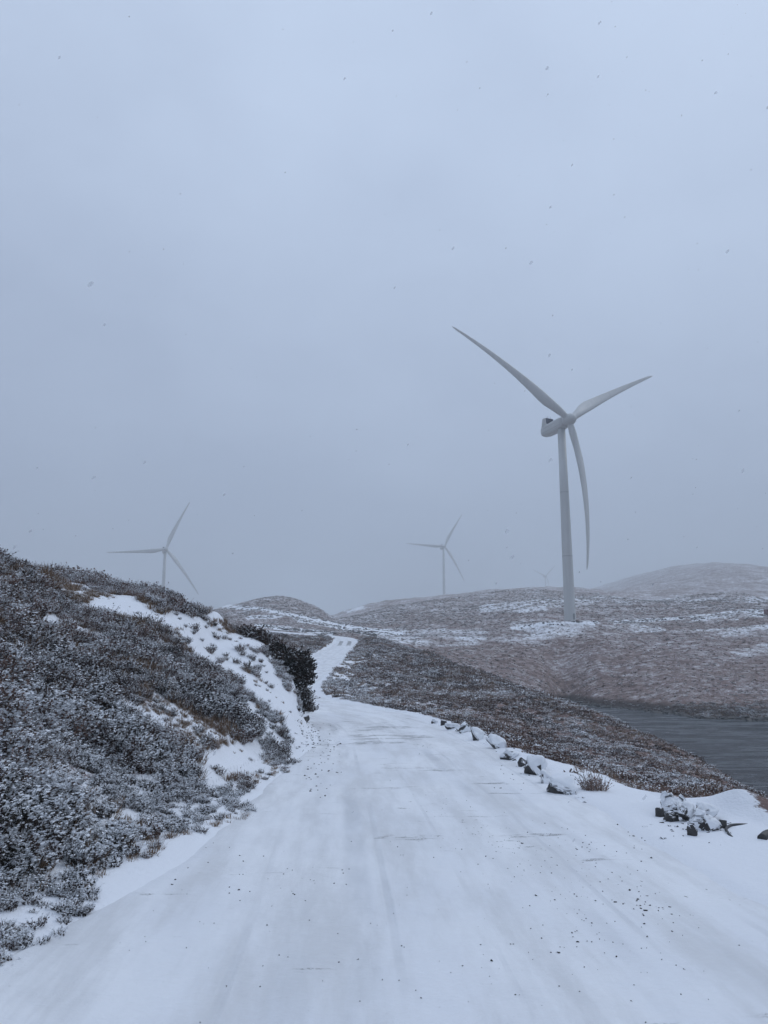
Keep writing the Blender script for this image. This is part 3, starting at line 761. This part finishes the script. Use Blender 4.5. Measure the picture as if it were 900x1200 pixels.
# ------------------------------------------------------------------ dark bush on the end of the bank, small plants
def bush(name, px, py, Y, n_cl, sx, sy, sz, label, seed, snowf, cat='bush', fl=0.05, matl=None):
    x_, y_, z_ = P(px, py, Y)
    r = random.Random(seed)
    base = clump_mesh(name, seed, 30, 0.2, 0.28, 14, fl, snowf)
    co = np.empty(len(base.vertices) * 3); base.vertices.foreach_get('co', co); co = co.reshape(-1, 3)
    fc = [tuple(p.vertices) for p in base.polygons]; mi = [p.material_index for p in base.polygons]
    V = []; Fc = []; MI = []
    for k in range(n_cl):
        while True:
            q = Vector((r.uniform(-1, 1), r.uniform(-1, 1), r.uniform(-1, 1)))
            if q.length < 1: break
        wx, wy = x_ + q.x * sx, y_ + q.y * sy
        zz = z_ + q.z * sz
        if zz < gz(wx, wy) - 0.1: zz = gz(wx, wy) - 0.03
        m3 = Matrix.Rotation(r.uniform(0, 6.28), 3, 'Z') @ Matrix.Rotation(r.uniform(-.9, .9), 3, 'X')
        sc = r.uniform(.7, 1.3)
        c = (co * sc) @ np.array(m3.transposed()) + np.array((wx - x_, wy - y_, zz - z_))
        i = sum(len(a_) for a_ in V); V.append(c); Fc += [tuple(j + i for j in f) for f in fc]; MI += mi
    o = mesh_obj(name, np.concatenate(V), Fc, [M_dark, M_snow]); o.data.polygons.foreach_set('material_index', MI)
    o.data.materials[0] = matl or M_dark
    o.location = (x_, y_, z_)
    tag(o, label, cat)
    return o
bush('heather_bush', 341, 797, 24.2, 95, .75, .7, .75, 'big dark heather bush hanging over the tip of the left bank', 71, 0.16)
bush('heather_bush', 300, 760, 25.0, 34, .5, .4, .25, 'brown heather bush on the crest above the long snow patch', 72, 0.2, 'bush', .05, M_low)
bush('heather_bush', 351, 782, 24.8, 26, .4, .4, .25, 'small dark bush on the crest just above the biggest bush', 73, 0.10)
bush('roadside_shrub', 688, 941, 12.1, 6, .26, .12, .0, 'low twiggy heather shrub beside the largest boulder of the row', 74, 0.45, 'shrub', 0.02, M_low)
bush('heather_bush', 357, 826, 23.0, 16, .17, .3, .28, 'ragged dark brush on the rocks right below the biggest bush', 77, 0.22, 'bush', .035)
bush('heather_bush', 322, 770, 25.6, 30, .5, .4, .2, 'low brown bush on the crest between the snow patch and the big bush', 76, 0.2, 'bush', .05, M_low)
for k, (a, b_, Y_, lb) in enumerate(((55, 667, 18.6, 'tallest pale dry grass tuft on the skyline of the left bank'), (22, 655, 17.6, 'short dry grass tuft near the left end of the skyline'),
                               (88, 679, 20, 'thin dry grass tuft right of the tallest one on the skyline'))):
    o = bpy.data.objects.new('grass_tuft', tuft_mesh('grass_tuft', 500 + k, (90, 50, 50)[k], (.32, .2, .2)[k], (.62, .42, .4)[k], 0.05)); C.objects.link(o)
    x_, y_, _ = P(a, b_, Y_); o.location = (x_, y_, gz(x_, y_) + 0.05); tag(o, lb, 'grass tuft', 'dry grass tufts on the bank crest')

# ------------------------------------------------------------------ bent pipe at the right roadside
def tube(name, pts, rad, m, parent=None, seg=12):
    V = []; Fc = []; npt = len(pts)
    for i, p_ in enumerate(pts):
        a = pts[max(i - 1, 0)]; b = pts[min(i + 1, npt - 1)]; tng = (Vector(b) - Vector(a)).normalized()
        s1 = tng.cross(Vector((0, 0, 1)));  s1 = s1.normalized() if s1.length > 1e-3 else Vector((1, 0, 0)); s2 = tng.cross(s1)
        for k in range(seg):
            an = 2 * math.pi * k / seg; V.append(Vector(p_) + (s1 * math.cos(an) + s2 * math.sin(an)) * rad)
    for i in range(npt - 1):
        for k in range(seg):
            Fc.append((i * seg + k, i * seg + (k + 1) % seg, (i + 1) * seg + (k + 1) % seg, (i + 1) * seg + k))
    Fc.append(tuple(range(seg))[::-1]); Fc.append(tuple((npt - 1) * seg + k for k in range(seg)))
    return mesh_obj(name, V, Fc, m, parent, True)
def curve_pts(px_pts, lift):
    pp = []
    for (a, b_, Y_) in px_pts:
        x_, y_, z_ = hit(a, b_); pp.append((x_, y_, z_ + 0.005 + Y_))
    return [tuple(q) for q in catmull(pp, 0.03)]
pts = curve_pts([(861, 982, -.03), (854, 978, .0), (851, 973, .008), (856, 969, .008), (865, 967, .0), (876, 965, -.02)], 0)
o = tube('bent_pipe', pts, 0.016, M_pipe); tag(o, 'thin dark bent pipe curving out of the roadside snow', 'pipe')
pts = curve_pts([(893, 984, .0), (898, 981, .01), (905, 979, .01), (920, 976, -.03)], 0)
o = tube('pipe_end', pts, 0.05, M_pipe); tag(o, 'short dark pipe end at the right edge of the photo', 'pipe')

# ------------------------------------------------------------------ stones of the shore, gravel on the road, falling snow
def many_rocks(name, pts, sizes, label, cat, matl):
    rk = []
    for k in range(5):
        bm = rock_bm(600 + k, 1, .8, .6); bm.verts.ensure_lookup_table()
        # decimated version: hull only
        co = np.array([v.co[:] for v in bm.verts])[:: max(1, len(bm.verts) // 26)]
        b2 = bmesh.new()
        for c in co: b2.verts.new(c)
        res = bmesh.ops.convex_hull(b2, input=b2.verts)
        bmesh.ops.delete(b2, geom=list({g for g in res['geom_interior'] + res['geom_unused'] if isinstance(g, bmesh.types.BMVert)}), context='VERTS')
        b2.verts.index_update()
        rk.append((np.array([v.co[:] for v in b2.verts]), [[v.index for v in f.verts] for f in b2.faces])); bm.free(); b2.free()
    V = []; Fc = []; i = 0
    for p_, s_ in zip(pts, sizes):
        co, fc = rk[random.randrange(5)]
        a = random.uniform(0, 6.28); c_, sn_ = math.cos(a), math.sin(a)
        q = co * s_ * np.array([1, random.uniform(.7, 1.2), random.uniform(.5, 1)])
        q = np.stack([q[:, 0] * c_ - q[:, 1] * sn_, q[:, 0] * sn_ + q[:, 1] * c_, q[:, 2]], 1) + np.array(p_)
        V.append(q); Fc += [tuple(j + i for j in f) for f in fc]; i += len(q)
    o = mesh_obj(name, np.concatenate(V), Fc, matl); tag(o, label, cat, kind='stuff'); return o
# shore stones where the ground meets the water, by contour search over the grid
jj = np.where((az > math.radians(8)) & (az < math.radians(34)))[0]
sp, ss = [], []
for j in jj:
    col_ = GZ[:, j]
    cr = np.where((col_[:-1] - WATER_Z) * (col_[1:] - WATER_Z) < 0)[0]
    for i in cr:
        if rr[i] < 45 or rr[i] > 240: continue
        for q in range(3):
            if random.random() < 0.75:
                r0 = rr[i] + random.uniform(-.6, 1.6); a0 = az[j] + random.uniform(-.0008, .0008)
                sp.append((r0 * math.sin(a0), r0 * math.cos(a0), max(WATER_Z, gz(r0 * math.sin(a0), r0 * math.cos(a0))) - 0.02)); ss.append(random.uniform(.35, 1.0) * (1 if random.random() < .85 else 1.6))
many_rocks('shore_stones', sp, ss, 'dark wet stones along the edge of the water', 'stones', M_wet)
from mathutils.bvhtree import BVHTree
bvh = BVHTree.FromPolygons([v.co[:] for v in road.data.vertices], [tuple(p.vertices) for p in road.data.polygons])
gp, gs = [], []
def gravel(cx_, cy_, wx_, wy_, n_, s0, s1):
    for k in range(int(n_ * 1.25)):
        a = random.gauss(cx_, wx_); b_ = random.gauss(cy_, wy_)
        if b_ < 940 and False: continue
        ra, rb = ray(a, b_)
        if rb > -0.06: continue
        Y_ = -2.02 / rb; x_, y_ = ra * Y_, Y_
        hz_ = bvh.ray_cast(Vector((x_, y_, 1)), Vector((0, 0, -1)))[0]; zz_ = max(hz_.z if hz_ is not None else -9, gz(x_, y_)) + .003; gp.append((x_, y_, zz_)); gs.append(1.1 * random.uniform(s0, s1) * (1 if random.random() < .9 else 1.8))
gravel(690, 1070, 60, 30, 60, .004, .011); gravel(752, 1060, 8, 14, 12, .008, .018); gravel(300, 1020, 60, 30, 22, .005, .013)
gravel(250, 1080, 90, 50, 22, .004, .010); gravel(620, 1000, 80, 25, 45, .004, .012); gravel(560, 1120, 120, 50, 45, .003, .009); gravel(700, 990, 60, 10, 25, .006, .014)
gravel(375, 905, 10, 14, 30, .010, .03); gravel(385, 870, 8, 12, 30, .012, .035); gravel(800, 1130, 80, 60, 25, .003, .009); gravel(600, 905, 20, 15, 14, .012, .022)
many_rocks('gravel', gp, gs, 'dark bits of gravel scattered on the snowy track', 'gravel', M_wet)
rp, rs = [], []
rowp = [(509, 848), (530, 852), (560, 865), (581, 875), (597, 888), (614, 896), (629, 905), (645, 917), (662, 929), (680, 938)]
for k in range(90):
    i_ = random.random() * (len(rowp) - 1); q_ = int(i_); f_ = i_ - q_
    a = rowp[q_][0] * (1 - f_) + rowp[q_ + 1][0] * f_ + random.gauss(0, 5); b_ = rowp[q_][1] * (1 - f_) + rowp[q_ + 1][1] * f_ + random.gauss(1, 3)
    rp.append(hit(a, b_)); rs.append(random.uniform(.02, .07))
for k in range(60):
    rp.append(hit(random.gauss(812, 24), random.gauss(965, 6))); rs.append(random.uniform(.02, .06))
many_rocks('roadside_rubble', rp, rs, 'small half snowed rubble along the right roadside', 'rubble', M_rock)
# debris below the rock nose, and rubble poking through the far snowy bands
dp, ds = [], []
for k in range(150):
    a, b_ = random.uniform(345, 385), random.uniform(838, 900)
    Y_ = 24 - (b_ - 838) / 62 * 7
    x_, y_, _ = P(a, b_, Y_); dp.append((x_, y_, gz(x_, y_) + .01)); ds.append(random.uniform(.015, .06))
many_rocks('rubble', dp, ds, 'small dark rubble in the snow below the bank tip', 'rubble', M_rock)
dp, ds = [], []
mskI = np.argwhere((RR > 200) & (RR < 480) & (SNOW > 0.35) & (SNOW < 0.8) & (edge > 3) & (np.abs(AZ) < 0.6))
for (i, j) in mskI[rng.integers(0, len(mskI), 2600)]:
    dp.append((GX[i, j] + random.uniform(-1, 1), GY[i, j] + random.uniform(-1.5, 1.5), GZ[i, j])); ds.append(random.uniform(.25, .8))
many_rocks('hillside_stones', dp, ds, 'dark stones poking through the far snowy bands', 'stones', M_wet)
fp, fs = [], []
for k in range(520):
    Y_ = random.uniform(2.5, 26); a = random.uniform(-60, 960); b_ = random.uniform(-20, 1000)
    if a < 450 and random.random() < .55: continue
    p_ = P(a, b_, Y_)
    if p_[2] < -1.7: continue
    fp.append(p_); fs.append(random.uniform(.0035, .009) * (1.25 if Y_ < 6 else 1))
V = []; Fc = []; i = 0
ico = bmesh.new(); bmesh.ops.create_icosphere(ico, subdivisions=1, radius=1); ico.verts.index_update()
ic = np.array([v.co[:] for v in ico.verts]); ifc = [[v.index for v in f.verts] for f in ico.faces]; ico.free()
for p_, s_ in zip(fp, fs):
    V.append(ic * s_ * np.array([1, 1, random.uniform(1, 1.8)]) * rng.uniform(.75, 1.2, (len(ic), 1)) @ np.array([[1, 0, 0], [0, 1, 0], [.5, 0, 1]]) + np.array(p_))
    Fc += [tuple(j + i for j in f) for f in ifc]; i += len(ic)
o = mesh_obj('falling_snow', np.concatenate(V), Fc, M_flake); tag(o, 'sparse snowflakes drifting through the air', 'snowflakes', kind='stuff')

# ------------------------------------------------------------------ wind turbines (rotor axis along local +X)
TAU = math.radians(6); HUBX = 4.6; H = 78.3
AX = Vector((math.cos(TAU), 0, math.sin(TAU))); RV = Vector((0, -1, 0)); UP = RV.cross(AX)
HUB = Vector((HUBX, 0, H))
def lathe(name, prof, origin, axis, m, parent, seg=40):
    axis = axis.normalized(); s1 = axis.orthogonal().normalized(); s2 = axis.cross(s1)
    V = []; Fc = []
    for (d_, r_) in prof:
        for k in range(seg):
            an = 2 * math.pi * k / seg
            V.append(origin + axis * d_ + (s1 * math.cos(an) + s2 * math.sin(an)) * max(r_, 1e-3))
    for i in range(len(prof) - 1):
        for k in range(seg):
            Fc.append((i * seg + k, i * seg + (k + 1) % seg, (i + 1) * seg + (k + 1) % seg, (i + 1) * seg + k))
    Fc.append(tuple(range(seg))[::-1]); Fc.append(tuple((len(prof) - 1) * seg + k for k in range(seg)))
    return mesh_obj(name, V, Fc, m, parent, True)
def blade_verts(phi, R, B, E, npt=20):
    d_ = RV * math.sin(phi) + UP * math.cos(phi); e_ = RV * math.cos(phi) - UP * math.sin(phi)
    T_ = [0.022, 0.03, 0.045, 0.065, 0.09, 0.12, 0.16, 0.20, 0.25, 0.31, 0.38, 0.46, 0.54, 0.62, 0.70, 0.78, 0.85, 0.91, 0.95, 0.98, 1.0]
    ch = np.interp(T_, [0, .045, .12, .2, .25, .35, .5, .7, .85, .95, .985, 1], [2.5, 2.5, 3.5, 4.5, 4.6, 4.0, 3.1, 2.15, 1.5, 1.05, .7, .15])
    th = np.interp(T_, [0, .045, .12, .2, .3, .5, 1], [1.0, .98, .62, .40, .30, .22, .16])
    rd_ = np.interp(T_, [0, .045, .14, .2], [1, 1, .3, 0])
    V = []
    for t_, c_, h_, q_ in zip(T_, ch, th, rd_):
        tw = math.radians(20 * (1 - t_) ** 2 + 2)
        cd = e_ * math.cos(tw) - AX * math.sin(tw); nd = AX * math.cos(tw) + e_ * math.sin(tw)
        cen = HUB + d_ * (R * t_) + (AX * B + e_ * E) * 4 * t_ * (1 - t_)
        for k in range(npt):
            an = 2 * math.pi * k / npt
            cxr, cyr = math.cos(an) * .5, math.sin(an) * .5
            xa = (1 + math.cos(an)) / 2                                  # 0 = LE .. 1 = TE
            ya = 5 * (0.2969 * math.sqrt(xa) - 0.1260 * xa - 0.3516 * xa ** 2 + 0.2843 * xa ** 3 - 0.1036 * xa ** 4) * (1 if an < math.pi else -1)
            ax_, ay_ = xa - 0.3, ya * 1.0 * h_
            V.append(cen + cd * (c_ * (cxr * q_ + ax_ * (1 - q_))) + nd * (c_ * (cyr * q_ + ay_ * (1 - q_))))
    Fc = []
    n_ = len(T_)
    for i in range(n_ - 1):
        for k in range(npt):
            Fc.append((i * npt + k, i * npt + (k + 1) % npt, (i + 1) * npt + (k + 1) % npt, (i + 1) * npt + k))
    Fc.append(tuple(range(npt))[::-1]); Fc.append(tuple((n_ - 1) * npt + k for k in range(npt)))
    return V, Fc
def box(bm, cx_, cy_, cz_, sx, sy, sz, rot=None):
    r = bmesh.ops.create_cube(bm, size=1)
    for v in r['verts']:
        q = Vector((v.co.x * sx, v.co.y * sy, v.co.z * sz))
        if rot is not None: q = rot @ q
        v.co = q + Vector((cx_, cy_, cz_))
    return r['verts']
def axp(x_, y_, z_):      # nacelle coordinates: x along the shaft from the hub, y side, z up
    return HUB + AX * x_ + Vector((0, y_, 0)) + UP * z_ * (1 if UP.z > 0 else -1)
def turbine(hub_world, psi, blades, label, sc=1.0):
    rz = psi - math.pi / 2
    M = Matrix.Rotation(rz, 3, 'Z')
    off_ = (M @ HUB) * sc
    root = empty('wind_turbine', (hub_world[0] - off_.x, hub_world[1] - off_.y, hub_world[2] - H * sc), rz); root.scale = (sc, sc, sc)
    tag(root, label, 'wind turbine', 'wind turbines on the moor')
    # tower
    tw = lathe('tower', [(-0.8, 2.15), (0.0, 2.15), (25, 1.95), (25.05, 1.95), (50, 1.72), (H - 2.6, 1.48)], Vector((0, 0, 0)), Vector((0, 0, 1)), M_white, root, 56)
    lathe('flange', [(0.0, 2.40), (0.28, 2.40), (0.3, 2.18)], Vector((0, 0, 0)), Vector((0, 0, 1)), M_seam, tw, 56)
    for hz in (25, 50):
        rr_ = 1.95 if hz == 25 else 1.72
        lathe('weld_seam', [(hz - .07, rr_ + .015), (hz + .07, rr_ + .015)], Vector((0, 0, 0)), Vector((0, 0, 1)), M_seam, tw, 56)
    bm = bmesh.new(); box(bm, 2.06, 0, 2.0, .18, .9, 2.2)
    bm_obj('door', bm, M_seam, root)
    lathe('yaw_ring', [(H - 2.6, 1.60), (H - 2.0, 1.75)], Vector((0, 0, 0)), Vector((0, 0, 1)), M_seam, root, 48)
    # nacelle: lofted rounded box
    prof = [(-2.0, 1.45, 1.5, 0), (-2.4, 1.75, 1.8, 0), (-4.5, 1.95, 2.0, 0.02), (-9, 1.98, 2.02, .05), (-12.5, 1.92, 1.95, .1), (-14.4, 1.7, 1.7, .2), (-15.2, 1.3, 1.3, .3), (-15.45, .7, .7, .35)]
    V = []; Fc = []; sg = 36
    for (x_, hw, hh, dz) in prof:
        for k in range(sg):
            an = 2 * math.pi * k / sg; ca, sa = math.cos(an), math.sin(an)
            e2 = 2 / 3.6
            hw_, hh_ = hw * 1.12, hh * 1.2
            V.append(axp(x_, hw_ * math.copysign(abs(ca) ** e2, ca), hh_ * math.copysign(abs(sa) ** e2, sa) + dz))
    for i in range(len(prof) - 1):
        for k in range(sg):
            Fc.append((i * sg + k, i * sg + (k + 1) % sg, (i + 1) * sg + (k + 1) % sg, (i + 1) * sg + k))
    Fc.append(tuple(range(sg))); Fc.append(tuple((len(prof) - 1) * sg + k for k in range(sg))[::-1])
    nac = mesh_obj('nacelle', V, Fc, M_white, root, True)
    Rt = Matrix(((AX.x, 0, -AX.z), (0, 1, 0), (AX.z, 0, AX.x)))
    bm = bmesh.new()
    for (z_, x0, x1) in ((-0.9, -3, -14), (0.75, -6, -13)):
        for s_ in (-1, 1):
            c_ = axp((x0 + x1) / 2, s_ * 2.2, z_); box(bm, *c_, x0 - x1, .05, .07, Rt)
    bm_obj('panel_line', bm, M_seam, nac)
    bm = bmesh.new(); c_ = axp(-11.0, 0, 3.7); box(bm, *c_, .55, 3.7, 2.3, Rt)
    for k in range(5):
        c_ = axp(-10.7, -1.4 + .7 * k, 3.7); box(bm, *c_, .12, .06, 2.2, Rt)
    bm_obj('cooler', bm, M_cool, nac)
    for s_ in (-1, 1):
        bm = bmesh.new()
        P0 = [axp(-14.0, s_ * 1.85, 1.7), axp(-10.9, s_ * 1.85, 2.0), axp(-10.9, s_ * 1.95, 4.8), axp(-12.6, s_ * 1.95, 5.1)]
        P1 = [q + Vector((0, s_ * .14, 0)) for q in P0]
        vs = [bm.verts.new(q) for q in P0 + P1]
        for f_ in ((0, 1, 2, 3), (7, 6, 5, 4), (0, 4, 5, 1), (1, 5, 6, 2), (2, 6, 7, 3), (3, 7, 4, 0)): bm.faces.new([vs[i] for i in f_])
        bmesh.ops.recalc_face_normals(bm, faces=bm.faces)
        bm_obj('side_fairing', bm, M_white, nac)
        p_ = axp(-11.0, s_ * .7, 4.7); tube('antenna', [tuple(p_), tuple(p_ + Vector((0, 0, 1.1)))], .05, M_seam, nac, 6)
    # hub
    lathe('hub', [(-1.98, 1.6), (-1.9, 2.0), (-1.2, 2.3), (0, 2.4), (1.1, 2.25), (2.1, 1.85), (2.9, 1.25), (3.35, .65), (3.5, .1)], HUB, AX, M_white, root)
    for (ph, R_, B_, E_) in blades:
        V, Fc = blade_verts(math.radians(ph), R_, B_, E_)
        mesh_obj('blade', V, Fc, M_white, root, True)
    return root
def BL(ph): return [(ph, 60, 1.0, 0.6), (ph + 120, 60, 1.0, .6), (ph - 120, 60, 1.0, .6)]
turbine(P(667, 492, 283), math.radians(29), [(61.2, 60, -1.0, -3.2), (179.2, 60, .3, 3.0), (-61.0, 60.2, -1.6, .8)], 'tall grey white wind turbine standing nearest, on the right above the loch')
turbine(P(194.5, 643.5, 800), math.radians(24.2), BL(96.6), 'pale hazy wind turbine rising behind the left heather bank')
turbine(P(521, 640, 1110), math.radians(17.4), BL(88.25), 'small pale wind turbine on the ridge left of the nearest one')
turbine(P(640, 675, 1771), math.radians(27), BL(70.9), 'faintest and farthest wind turbine, almost lost in haze beside the big tower', 0.7)

# ------------------------------------------------------------------ small dark red container at the right edge
x_, y_, _ = P(903, 718, 300)
root = empty('steel_container', (x_, y_, gz(x_, y_) - .05), .25); tag(root, 'small dark red steel container on the snowy band at the right edge', 'container')
bm = bmesh.new(); box(bm, 0, 0, 1.3, 4.2, 2.2, 2.4)
for k in range(16):
    box(bm, -1.95 + .26 * k, -1.12, 1.3, .1, .06, 2.2); box(bm, -1.95 + .26 * k, 1.12, 1.3, .1, .06, 2.2)
bm_obj('body', bm, M_red, root)
for sx in (-2.05, 2.05):
    for sy in (-1.1, 1.1):
        bm = bmesh.new(); box(bm, sx, sy, 1.3, .16, .16, 2.6); bm_obj('corner_post', bm, M_red, root)
pass
for s_ in (-.53, .53):
    bm = bmesh.new(); box(bm, -2.14, s_, 1.3, .06, 1.0, 2.2)
    d_ = bm_obj('door', bm, M_red, root)
    bm = bmesh.new(); box(bm, -2.2, s_ * .5, 1.3, .05, .05, 2.1); bm_obj('lock_bar', bm, M_seam, d_)
bm = bmesh.new(); box(bm, 0, 0, 2.6, 4.3, 2.3, .14); bm_obj('snow_cap', bm, M_snow, root)

# ------------------------------------------------------------------ haze
HZ = mat('snowy_air'); HZ.use_nodes = True; nt = HZ.node_tree; nt.nodes.clear()
pv = nt.nodes.new('ShaderNodeVolumePrincipled'); ou = nt.nodes.new('ShaderNodeOutputMaterial')
pv.inputs['Color'].default_value = (0.91, 0.965, 1.0, 1); pv.inputs['Density'].default_value = 0.00070; pv.inputs['Anisotropy'].default_value = 0.0
nt.links.new(pv.outputs[0], ou.inputs['Volume'])
bm = bmesh.new(); box(bm, 0, 0, 200, 8000, 8000, 520 - 0); hz = bm_obj('haze', bm, HZ)
zmin = float(GZ.min()) - 1.0; zmax = float(max(GZ.max(), 340)) + 4
bpy.data.objects['haze'].data.vertices
for v in hz.data.vertices: v.co.z = zmin if v.co.z < 200 else zmax
tag(hz, 'pale snowy air that fades the far hills', kind='stuff')
print('terrain z', GZ.min(), GZ.max())

# ------------------------------------------------------------------ camera, light, world
cd = bpy.data.cameras.new('camera'); cam = bpy.data.objects.new('camera', cd); C.objects.link(cam)
cam.location = (0, 0, 0); cam.rotation_euler = (math.pi / 2 + PITCH, 0, 0)
cd.sensor_fit = 'VERTICAL'; cd.sensor_height = 36; cd.lens = 36 * F / 1200; cd.clip_start = 0.1; cd.clip_end = 12000
scene.camera = cam

SUN_EL, SUN_AZ = math.radians(48), math.radians(60)          # azimuth clockwise from +Y (right of the view)
sl = bpy.data.lights.new('sun', 'SUN'); sl.energy = 0.5; sl.angle = math.radians(40); sl.color = (1, .98, .95)
so = bpy.data.objects.new('sun', sl); C.objects.link(so)
dvec = Vector((math.sin(SUN_AZ) * math.cos(SUN_EL), math.cos(SUN_AZ) * math.cos(SUN_EL), math.sin(SUN_EL)))
so.rotation_euler = dvec.to_track_quat('Z', 'Y').to_euler()

w = bpy.data.worlds.new('World'); scene.world = w; w.use_nodes = True; nt = w.node_tree; nt.nodes.clear()
t = NT.__new__(NT); t.t = nt
sky = t.n('ShaderNodeTexSky', sky_type='NISHITA', sun_disc=False, sun_elevation=SUN_EL, sun_rotation=SUN_AZ)
tc = t.n('ShaderNodeTexCoord').outputs['Generated']
zz = t.n('ShaderNodeSeparateXYZ', i_0=tc)
n1 = t.noise(t.vec(tc, (1, 1, 1.4)), 1.7, 4, 0.5, .3)
n2 = t.noise(t.vec(tc, (1, 1, 2.0)), 4.5, 4, 0.5, .2)
ele = t.ramp(zz.outputs[2], 0.0, 0.9, 0.0, 1.0)
side = t.math('MULTIPLY', zz.outputs[0], 0.22)
val = t.math('ADD', t.math('ADD', t.math('MULTIPLY', ele, 0.75), side), t.math('ADD', t.math('MULTIPLY', n1, 0.55), t.math('MULTIPLY', n2, 0.36)))
cloud = t.mix(t.ramp(val, 0.18, 1.42), (2.60, 3.16, 4.45), (5.15, 6.15, 7.85))
colr = t.mix(0.94, sky.outputs[0], cloud)
bg = t.n('ShaderNodeBackground', i_Color=colr, i_Strength=0.1)
wo = t.n('ShaderNodeOutputWorld'); nt.links.new(bg.outputs[0], wo.inputs[0])

vs = scene.view_settings; vs.view_transform = 'Standard'; vs.look = 'None'; vs.exposure = 0.41; vs.gamma = 1.0; vs.use_curve_mapping = False
scene.render.engine = 'CYCLES'
cy_ = scene.cycles
cy_.use_denoising = True
cy_.max_bounces = 6; cy_.diffuse_bounces = 3; cy_.volume_bounces = 1; cy_.transparent_max_bounces = 12
cy_.volume_step_rate = 10
